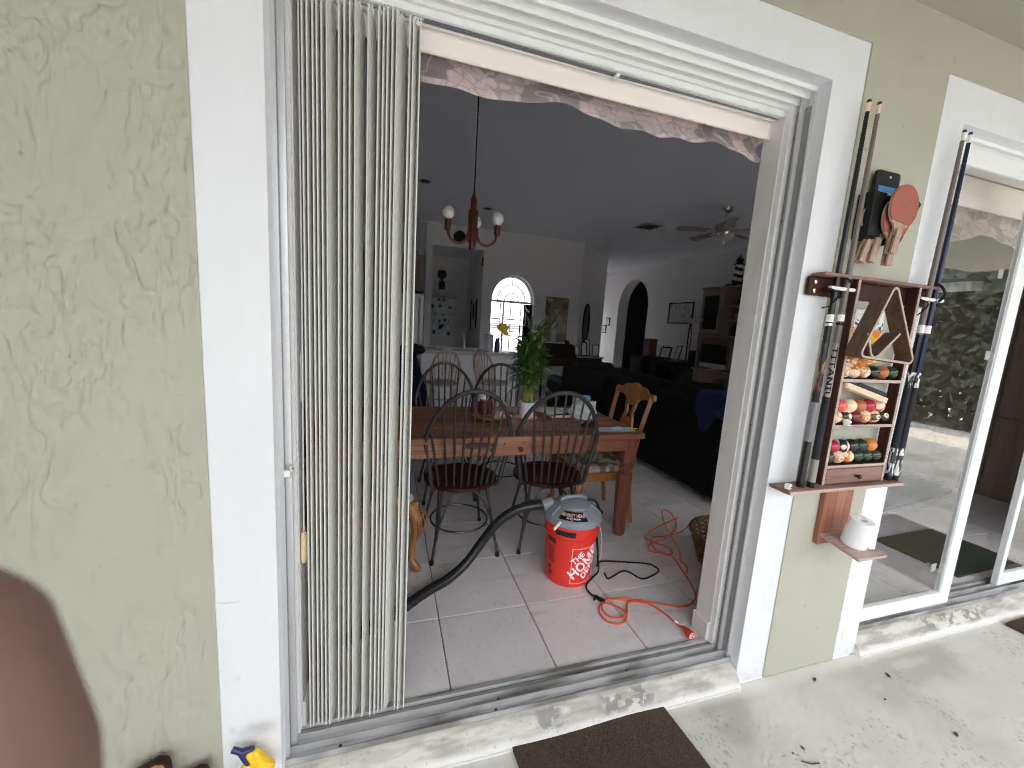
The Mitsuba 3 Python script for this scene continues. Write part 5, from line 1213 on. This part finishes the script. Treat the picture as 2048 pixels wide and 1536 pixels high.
part(lt, 'shade', lathe([(.03, 1.97), (.05, 1.95), (.10, 1.86), (.17, 1.80), (.175, 1.79), (.16, 1.79)], (2.42, 6.2, 0), 26), 'm_glass'); part(lt, 'cap', lathe([(0, 1.99), (.03, 1.985), (.032, 1.965), (0, 1.96)], (2.42, 6.2, 0), 16), 'm_silver')
part(lt, 'globe', lathe([(.09, 1.79), (.10, 1.74), (.10, 1.58), (.08, 1.54), (0, 1.535)], (2.42, 6.2, 0), 22), 'm_glass')
part(lt, 'pole', tube([(2.42, 6.2, 1.54), (2.42, 6.2, ZF)], .012, 8), 'm_black')
art = thing('bird_painting', 'unframed canvas painting of a pale wading bird on the far wall', 'painting')
part(art, 'canvas', bx(3.27, 3.80, 7.06, 7.095, 1.22, 2.185, .004), 'm_art')
bird = sg.LineString([(3.50, 1.40), (3.47, 1.55), (3.55, 1.68), (3.60, 1.78), (3.52, 1.86), (3.50, 1.90), (3.57, 1.92)]).buffer(.012).union(affinity.rotate(affinity.scale(sg.Point(3.47, 1.52).buffer(1), .05, .14), -20))
part(art, 'bird', ext(bird, .0015, 'xz', 7.058), 'm_shade', smooth=False)

# ------------------------------------------------------------------ living room side
dk = thing('secretary_desk', 'dark wooden slant front desk standing before the far wall', 'desk')
part(dk, 'body', ext(sg.Polygon([(6.25, .77), (6.72, .77), (6.72, 1.20), (6.50, 1.20), (6.25, .90)]), .78, 'yz', 2.94), 'm_darkwood')
part(dk, 'rolltop', ext(sg.Polygon([(6.24, .90), (6.245, .93), (6.49, 1.215), (6.50, 1.20), (6.25, .90)]), .76, 'yz', 2.95), 'm_darkwood')
for x, y in ((2.97, 6.28), (3.69, 6.28), (2.97, 6.68), (3.69, 6.68)): part(dk, 'leg', tube([(x, y, .77), (x, y, ZF)], [.026, .016], 8), 'm_darkwood')
vz = thing('blue_vase', 'pale blue bottle vase standing on the slant front desk', 'vase')
part(vz, 'body', lathe([(0, 1.216), (.05, 1.216), (.055, 1.25), (.055, 1.40), (.03, 1.45), (.03, 1.50), (.04, 1.51), (0, 1.51)], (3.30, 6.6, 0), 20), 'm_paperblue')
solo('desk_frame', 'small dark ornament at the right end of the slant front desk', 'ornament', bx(3.58, 3.68, 6.6, 6.64, 1.21, 1.28), 'm_dark')
mir = thing('oval_mirror', 'dark oval mirror on the angled wall', 'mirror')
ov = affinity.scale(sg.Point(0, 0).buffer(1, quad_segs=20), .24, .47)
fm = lambda m: mv(rz(m, 45), 4.45, 7.467, 1.66)
part(mir, 'frame', fm(ext(ov.difference(ov.buffer(-.03)), .03, 'xz', -.034)), 'm_darkwood'); part(mir, 'glass', fm(ext(ov.buffer(-.028), .012, 'xz', -.018)), 'm_mirror')
st = thing('side_table', 'small wooden side table with photo frames below the oval mirror', 'table')
part(st, 'top', bx(3.85, 4.5, 6.55, 6.95, .93, .96), 'm_cabinet'); part(st, 'drawer', bx(3.88, 4.47, 6.57, 6.93, .72, .928), 'm_darkwood')
for x, y in ((3.9, 6.6), (4.45, 6.6), (3.9, 6.9), (4.45, 6.9)): part(st, 'leg', tube([(x, y, .72), (x, y, ZF)], .02, 8), 'm_darkwood')
for i, (x, y, w_, h_, a) in enumerate(((3.95, 6.75, .14, .22, 15), (4.10, 6.72, .13, .30, -8), (4.22, 6.8, .15, .36, 10), (4.38, 6.72, .16, .26, -14))):
    k = thing('photo_frame', 'photo frame on the small side table, ' + ('leftmost', 'second from left', 'tallest', 'rightmost')[i], 'photo frame')
    m = lambda q: mv(rz(rz(q, -10, (0, 0, 0), (1, 0, 0)), a), x, y, .962)
    part(k, 'frame', m(cat(bx(-w_ / 2, w_ / 2, -.008, .008, 0, .02), bx(-w_ / 2, w_ / 2, -.008, .008, h_ - .02, h_), bx(-w_ / 2, -w_ / 2 + .02, -.008, .008, .02, h_ - .02), bx(w_ / 2 - .02, w_ / 2, -.008, .008, .02, h_ - .02))), 'm_black')
    part(k, 'picture', m(bx(-w_ / 2 + .02, w_ / 2 - .02, -.002, .004, .02, h_ - .02, .001)), 'm_paper')
for i, (y, z) in enumerate(((10.72, 1.83), (10.92, 1.58))):
    k = thing('small_picture', ('upper small dark picture left of the archway', 'lower small dark picture left of the archway')[i], 'picture')
    part(k, 'frame', bx(6.925, 6.948, y - .11, y + .11, z - .13, z + .13), 'm_darkwood'); part(k, 'print', bx(6.922, 6.9245, y - .08, y + .08, z - .10, z + .10, .0005), 'm_paper')
pic = thing('framed_map', 'framed pale map hanging on the right wall beside the archway', 'picture')
y0, y1, z0, z1 = 6.84, 7.73, 1.82, 2.34
part(pic, 'frame', cat(bx(6.92, 6.948, y0, y1, z0, z0 + .03), bx(6.92, 6.948, y0, y1, z1 - .03, z1), bx(6.92, 6.948, y0, y0 + .03, z0 + .03, z1 - .03), bx(6.92, 6.948, y1 - .03, y1, z0 + .03, z1 - .03)), 'm_darkwood')
part(pic, 'map', bx(6.935, 6.945, y0 + .03, y1 - .03, z0 + .03, z1 - .03, .001), 'm_map')
lp = thing('floor_lamp', 'tall torchiere floor lamp with dish shade before the framed map', 'floor lamp')
lx, ly = 5.80, 5.55
part(lp, 'shade', lathe([(.03, 1.78), (.10, 1.80), (.20, 1.85), (.225, 1.875), (.215, 1.878), (.09, 1.82), (0, 1.80)], (lx, ly, 0), 30), 'm_shade')
part(lp, 'collar', lathe([(0, 1.66), (.035, 1.665), (.02, 1.70), (.03, 1.78), (0, 1.78)], (lx, ly, 0), 18), 'm_darkwood')
for a in np.radians([90, 210, 330]): part(lp, 'rod', tube([(lx + .035 * math.cos(a), ly + .035 * math.sin(a), .14), (lx + .035 * math.cos(a), ly + .035 * math.sin(a), 1.67)], .008, 6), 'm_darkwood')
part(lp, 'base', lathe([(0, .101), (.15, .101), (.15, .12), (.05, .145), (0, .145)], (lx, ly, 0), 26), 'm_darkwood')
cb_ = thing('wall_unit', 'large wooden wall unit with shelves and cabinets on the right wall', 'cabinet')
XCB = 6.40
def cb(name, *a, mat='m_cabinet', lab=None): return part(cb_, name, bx(*a), mat, lab)
cb('side_panel', XCB, 6.94, 5.96, 5.99, ZF, 2.52); cb('side_panel', XCB, 6.94, 3.30, 3.33, ZF, 2.52)
cb('divider', XCB, 6.94, 5.40, 5.43, 1.585, 2.52); cb('divider', XCB, 6.94, 4.2, 4.23, ZF, 2.52)
cb('top', XCB - .03, 6.94, 3.28, 6.01, 2.521, 2.56); cb('middle_shelf', XCB - .02, 6.94, 3.33, 5.96, 1.54, 1.584); cb('desk_top', XCB - .10, 6.94, 3.33, 5.96, .84, .875)
cb('back_panel', 6.925, 6.945, 3.33, 5.96, ZF, 2.52, mat='m_cabinet')
cb('shelf', XCB + .02, 6.92, 4.23, 5.40, 2.16, 2.185); cb('shelf', XCB + .02, 6.92, 4.23, 5.40, 1.88, 1.905)
d_ = cb('door', XCB - .018, XCB, 5.435, 5.955, 1.60, 2.51)
part(d_, 'glass_panel', bx(XCB - .0215, XCB - .0185, 5.50, 5.89, 1.70, 2.38, .0008), 'm_screen')
for a, b in ((5.43, 5.95),): cb('base_door', XCB - .018, XCB, a, b, .14, .83)
cb('drawer', XCB - .05, XCB + .4, 5.43, 5.95, .70, .835)
im = thing('computer', 'silver all in one computer with dark screen on the wall unit desk', 'computer')
part(im, 'screen', bx(6.36, 6.375, 5.12, 5.81, 1.005, 1.40, .006), 'm_screen'); part(im, 'chin', bx(6.355, 6.378, 5.12, 5.81, .915, 1.0045, .006), 'm_silver')
part(im, 'logo_dot', cat(lathe([(0, 0), (.016, 0), (.016, .001), (0, .001)], (6.3545, 5.465, .958), 14, (-1, 0, 0)), lathe([(0, 0), (.005, 0), (.004, .001), (0, .001)], (6.3545, 5.46, .979), 8, (-1, 0, 0))), 'm_dark')
part(im, 'foot', cat(bx(6.33, 6.50, 5.37, 5.56, .876, .884), bx(6.42, 6.44, 5.40, 5.53, .884, 1.1)), 'm_silver')
part(im, 'back_edge', bx(6.3755, 6.40, 5.14, 5.79, .93, 1.39, .008), 'm_silver')
for i, (y, z, h_) in enumerate(((5.18, 2.186, .26), (4.95, 2.186, .20), (5.15, 1.906, .18), (4.9, 1.906, .15), (5.25, 1.585, .22), (5.02, 1.585, .25))):
    k = thing('shelf_ornament', ('tall dark figurine on the top open shelf of the wall unit', 'second dark figurine on the top open shelf of the wall unit', 'round pale shell ornament on the middle shelf of the wall unit', 'pale shell ornament right of another on the middle shelf', 'dark jar on the lowest open shelf of the wall unit', 'dark vase right of the jar on the lowest open shelf')[i], 'ornament')
    pr = [(0, 0), (.05, 0), (.06, h_ * .3), (.03, h_ * .6), (.045, h_ * .8), (.02, h_), (0, h_)] if i not in (2, 3) else [(0, 0), (.06, .01), (.11, h_ * .5), (.06, h_ * .9), (0, h_)]
    scene[k] = mikit.ply(lathe(pr, (6.60, y, z + .001), 18), 'm_doll' if i in (2, 3) else 'm_dark', 30)
lh = thing('lighthouse_model', 'black and white striped lighthouse model on top of the wall unit', 'lighthouse')
lx, ly, lz = 6.62, 5.36, 2.561
part(lh, 'tower', lathe([(0, 0), (.13, 0), (.13, .03), (.105, .04), (.07, .42), (0, .42)], (lx, ly, lz), 26), 'm_white')
for i in range(3):
    z0 = .06 + .13 * i; sp_ = []
    for t in np.linspace(0, 2 * np.pi, 30, endpoint=False): 
        z = z0 + .030 * math.sin(t); r = .105 - .035 * (z - .04) / .38 + .0015
        sp_.append((lx + r * math.cos(t), ly + r * math.sin(t), lz + z))
    a = np.array(sp_)
    b = a + [0, 0, .062]; r_ = 1 - .035 * .062 / .38 / .09
    b[:, 0] = lx + (b[:, 0] - lx) * r_; b[:, 1] = ly + (b[:, 1] - ly) * r_
    part(lh, 'black_band', trimesh.Trimesh(np.vstack([a, b]), [[i_, (i_ + 1) % 30, 30 + (i_ + 1) % 30] for i_ in range(30)] + [[i_, 30 + (i_ + 1) % 30, 30 + i_] for i_ in range(30)], process=False), 'm_black', smooth=True)
part(lh, 'base', bx(lx - .15, lx + .15, ly - .15, ly + .15, lz - .0005, lz + .05, .01), 'm_black')
part(lh, 'lantern', lathe([(0, .42), (.10, .42), (.10, .44), (.055, .445), (.055, .50), (.085, .505), (.05, .55), (.012, .57), (.012, .62), (0, .62)], (lx, ly, lz), 22), 'm_black')
fg = thing('figurine', 'pale figurine with a dark head right of the lighthouse model', 'figurine')
part(fg, 'body', lathe([(0, 0), (.09, 0), (.07, .1), (.10, .2), (.09, .24), (0, .25)], (6.6, 4.95, 2.561), 18), 'm_shade'); part(fg, 'head', ball(.055, (6.6, 4.95, 2.86), 2), 'm_dark')
# dark console along the wall with frames, and dark seating
cs = thing('console_cabinet', 'black console cabinet along the right wall below the framed map', 'cabinet')
part(cs, 'body', bx(6.25, 6.90, 6.1, 8.2, ZF, .90, .01), 'm_black'); part(cs, 'top', bx(6.22, 6.92, 6.07, 8.23, .9005, .94, .006), 'm_black')
part(cs, 'device', bx(6.20, 6.245, 6.9, 7.3, .55, .60, .004), 'm_blackmetal')
for i, (y, w_, h_, mt) in enumerate(((7.15, .34, .30, 'm_paper'), (6.72, .26, .36, 'm_white'))):
    k = thing('photo_frame', ('square photo frame on the black console nearer the archway', 'tilted photo frame with white picture on the black console')[i], 'photo frame')
    m = lambda q: mv(rz(rz(q, 12, (0, 0, 0), (0, 1, 0)), (8, -16)[i]), 6.5, y, .945)
    part(k, 'frame', m(cat(bx(-.012, .012, -w_ / 2, w_ / 2, 0, .035), bx(-.012, .012, -w_ / 2, w_ / 2, h_ - .035, h_), bx(-.012, .012, -w_ / 2, -w_ / 2 + .035, .035, h_ - .035), bx(-.012, .012, w_ / 2 - .035, w_ / 2, .035, h_ - .035))), 'm_black')
    part(k, 'picture', m(bx(-.008, .006, -w_ / 2 + .035, w_ / 2 - .035, .035, h_ - .035, .001)), mt)
solo('speaker', 'slim dark speaker standing on the right end of the black console', 'speaker', bx(6.45, 6.58, 6.16, 6.27, .942, 1.22, .006), 'm_dark')
solo('wooden_box', 'tall reddish wooden column box at the archway end of the black console', 'box', bx(6.40, 6.62, 7.62, 7.90, .942, 1.40, .01), 'm_tableleg')
def armchair(lab, x, y, ang, w=.95, d=.9, hb=1.08, mat='m_sofa', name='armchair', cat_='armchair'):
    k = thing(name, lab, cat_)
    fm = lambda m: mv(rz(m, ang), x, y, ZF)
    part(k, 'base', fm(bx(-w / 2, w / 2, -d / 2, d / 2, .05, .40, .05)), mat)
    n_ = max(1, round((w - .4) / .75))
    for i in range(n_): 
        a = -w / 2 + .2 + (w - .4) * i / n_; part(k, 'seat_cushion', fm(bx(a + .005, a + (w - .4) / n_ - .005, -d / 2 + .22, d / 2 + .02, .401, .52, .05)), mat)
        part(k, 'back_cushion', fm(bx(a + .005, a + (w - .4) / n_ - .005, -d / 2 + .10, -d / 2 + .28, .521, hb - .06, .06)), mat)
    part(k, 'backrest', fm(bx(-w / 2 + .01, w / 2 - .01, -d / 2 - .02, -d / 2 + .12, .05, hb - .12, .05)), mat)
    for s in (-1, 1): part(k, 'armrest', fm(bx(s * (w / 2 - .10) - .10, s * (w / 2 - .10) + .10, -d / 2, d / 2, .401, .66, .05)), mat)
    for sx in (-1, 1):
        for sy in (-1, 1): part(k, 'foot', fm(bx(sx * (w / 2 - .1) - .03, sx * (w / 2 - .1) + .03, sy * (d / 2 - .1) - .03, sy * (d / 2 - .1) + .03, 0, .049)), 'm_darkwood')
    return k
armchair('black sofa with its back to the dining table at the right of the room', 3.17, 2.35, -90, 2.2, .92, 1.02, name='sofa', cat_='sofa')
armchair('black recliner standing near the archway in the middle of the living room', 4.35, 5.2, 40, 1.0, .95, 1.10)
armchair('black armchair turned away from the table behind the bamboo plant', 3.05, 4.55, -8, 1.05, .95, 1.02)
armchair('black armchair in front of the console cabinet', 4.9, 4.1, -120, 1.0, .95, 1.0)
oc = thing('office_chair', 'black office chair before the wall unit desk', 'chair')
part(oc, 'seat', bx(5.55, 6.05, 5.15, 5.65, .56, .64, .04), 'm_black'); part(oc, 'backrest', bx(5.53, 5.60, 5.18, 5.62, .70, 1.02, .03), 'm_black'); part(oc, 'column', tube([(5.8, 5.4, .18), (5.8, 5.4, .56)], .03, 10), 'm_black')
part(oc, 'base', cat(*[tube([(5.8, 5.4, .18), (5.8 + .3 * math.cos(a), 5.4 + .3 * math.sin(a), .14)], .022, 6) for a in np.radians([0, 72, 144, 216, 288])]), 'm_black')
pp = thing('paper_sheets', 'loose white papers lying on the dark armchair near the archway', 'paper')
for i, (a, dz) in enumerate(((20, 0), (-12, .004), (35, .008))): part(pp, 'sheet', mv(rz(bx(-.15, .15, -.10, .10, 0, .002, .0005), a), 3.95 + .05 * i, 5.15, .80 + dz), 'm_paper')
solo('ottoman', 'dark ottoman under the loose white papers', 'ottoman', bx(3.62, 4.3, 4.85, 5.45, ZF, .799, .05), 'm_sofa')
# blue blanket over the sofa back
bl = thing('blue_blanket', 'crumpled dark blue blanket thrown over the black sofa back', 'blanket')
v, f = [], []
prof_ = [(2.668, .84), (2.668, .87), (2.668, .92), (2.675, 1.01), (2.71, 1.058), (2.80, 1.065), (2.88, 1.06), (3.0, 1.04), (3.05, .90), (3.10, .72)]
cv = curve([(a, 0, b) for a, b in prof_], 44)
ny = 40
for j in range(ny):
    y = 1.30 + .40 * j / (ny - 1)
    for i, q in enumerate(cv):
        nzv = meshkit.fbm(np.array([[q[0] * 9, y * 9, q[2] * 9]]), 3, 4)[0] - .45
        cut = .09 * math.sin(y * 11) + .05 * math.sin(y * 23)
        v.append((q[0] - .035 * abs(nzv) - .004 - (.03 * max(0, nzv) if i < 14 else 0), y + .02 * nzv, q[2] + .05 * max(nzv, -.1) + (cut if i < 3 else 0) + .012))
w2_ = len(cv)
for j in range(ny - 1):
    for i in range(w2_ - 1): o = j * w2_ + i; f += [[o, o + 1, o + w2_ + 1], [o, o + w2_ + 1, o + w2_]]
part(bl, 'cloth', trimesh.Trimesh(v, f, process=False), 'm_bluecloth', smooth=True)
# behind the second door
solo('entry_rug', 'dark green rug on the tiles behind the second sliding door', 'rug', mv(rz(bx(-.37, .37, -.24, .24, 0, .012, .003), 2), 3.93, .46, .1015), 'm_greenmat')
solo('exercise_mat', 'folded blue mat on the floor seen through the glass door', 'mat', mv(rz(bx(-.75, .75, -.28, .28, 0, .10, .03), 8), 4.75, 1.35, .1015), 'm_bluecloth')
am_ = thing('armoire', 'tall dark brown wooden cupboard seen through the gap of the second door', 'cupboard')
part(am_, 'body', bx(5.9, 6.93, .45, 1.85, ZF, 2.2, .01), 'm_cabinet')
for a, b in ((.46, 1.14), (1.16, 1.84)): d_ = part(am_, 'door', bx(5.875, 5.898, a, b, .95, 2.19), 'm_cabinet'); part(am_, 'lower_door', bx(5.875, 5.898, a, b, .16, .93), 'm_cabinet')
vb2 = thing('vertical_blind', 'closed pale vertical blind on the right wall, seen through the glass door', 'blind')
part(vb2, 'head_rail', bx(6.84, 6.93, 1.9, 3.27, 2.42, 2.48), 'm_rail_white')
for i in range(17): part(vb2, 'slat', rz(trimesh.Trimesh([(6.87, 1.92 + .08 * i, .15), (6.87, 2.006 + .08 * i, .15), (6.87, 2.006 + .08 * i, 2.42), (6.87, 1.92 + .08 * i, 2.42)], [[0, 1, 2], [0, 2, 3]], process=False), 14, (6.87, 1.96 + .08 * i, 0)), 'm_sheervane', smooth=False)
w3 = thing('garden_window', 'tall window behind the closed vertical blind on the right wall', 'window')
part(w3, 'frame', cat(bx(7.10, 7.16, 1.95, 2.0, .12, 2.4), bx(7.10, 7.16, 3.17, 3.22, .12, 2.4), bx(7.10, 7.16, 2.0, 3.17, .12, .18), bx(7.10, 7.16, 2.0, 3.17, 2.34, 2.4)), 'm_white')
part(w3, 'pane', bx(7.128, 7.132, 1.99, 3.18, .17, 2.35, .0005), 'm_glass', smooth=False)
el_ = thing('entry_window', 'bright entrance side window beyond the angled wall', 'window')
part(el_, 'frame', cat(bx(5.75, 5.80, 12.12, 12.2, .5, 2.4), bx(6.55, 6.6, 12.12, 12.2, .5, 2.4), bx(5.8, 6.55, 12.12, 12.2, .5, .56), bx(5.8, 6.55, 12.12, 12.2, 2.34, 2.4)), 'm_white')
part(el_, 'pane', bx(5.79, 6.56, 12.158, 12.162, .55, 2.35, .0005), 'm_glass', smooth=False)

# ------------------------------------------------------------------ garden beyond the patio (lights the wall, shows in the glass)
hv, hf = [], []
R3 = np.random.RandomState(21)
for i in range(60000):
    if i % 2: x, y = -14 + 30 * R3.rand(), -13.2 - 1.6 * R3.rand()
    else: x, y = 11.5 + 1.6 * R3.rand(), -13 + 14 * R3.rand()
    top = (2.2 if i % 2 else 2.7) + 1.2 * meshkit.noise(np.array([[x * .5, y * .5, 0]]))[0]
    z = -.1 + top * R3.rand() ** .8
    s = .09 + .10 * R3.rand(); d = R3.randn(3); d /= np.linalg.norm(d); e = np.cross(d, R3.randn(3)); e /= np.linalg.norm(e)
    o = len(hv); p = np.array([x, y, z]); hv.extend([p - d * s, p + e * s * .45, p + d * s, p - e * s * .45]); hf.extend([[o, o + 1, o + 2], [o, o + 2, o + 3]])
k = solo('hedge', 'leafy garden hedge reflected in the glass of the second door', 'hedge', trimesh.Trimesh(hv, hf, process=False), 'm_hedge', False); labels[k]['kind'] = 'stuff'
sf = thing('pool_cage', 'white screen enclosure frame reflected in the glass door', 'frame')
for x in (-5.5, 1.2, 4.5, 7.8, 11.1, 14.4): part(sf, 'post', bx(x, x + .07, -7.07, -7.0, -.1, 3.0), 'm_white')
for z in (1.0, 2.2, 2.93): part(sf, 'beam', bx(-5.5, 14.4, -6.999, -6.94, z, z + .06), 'm_white')
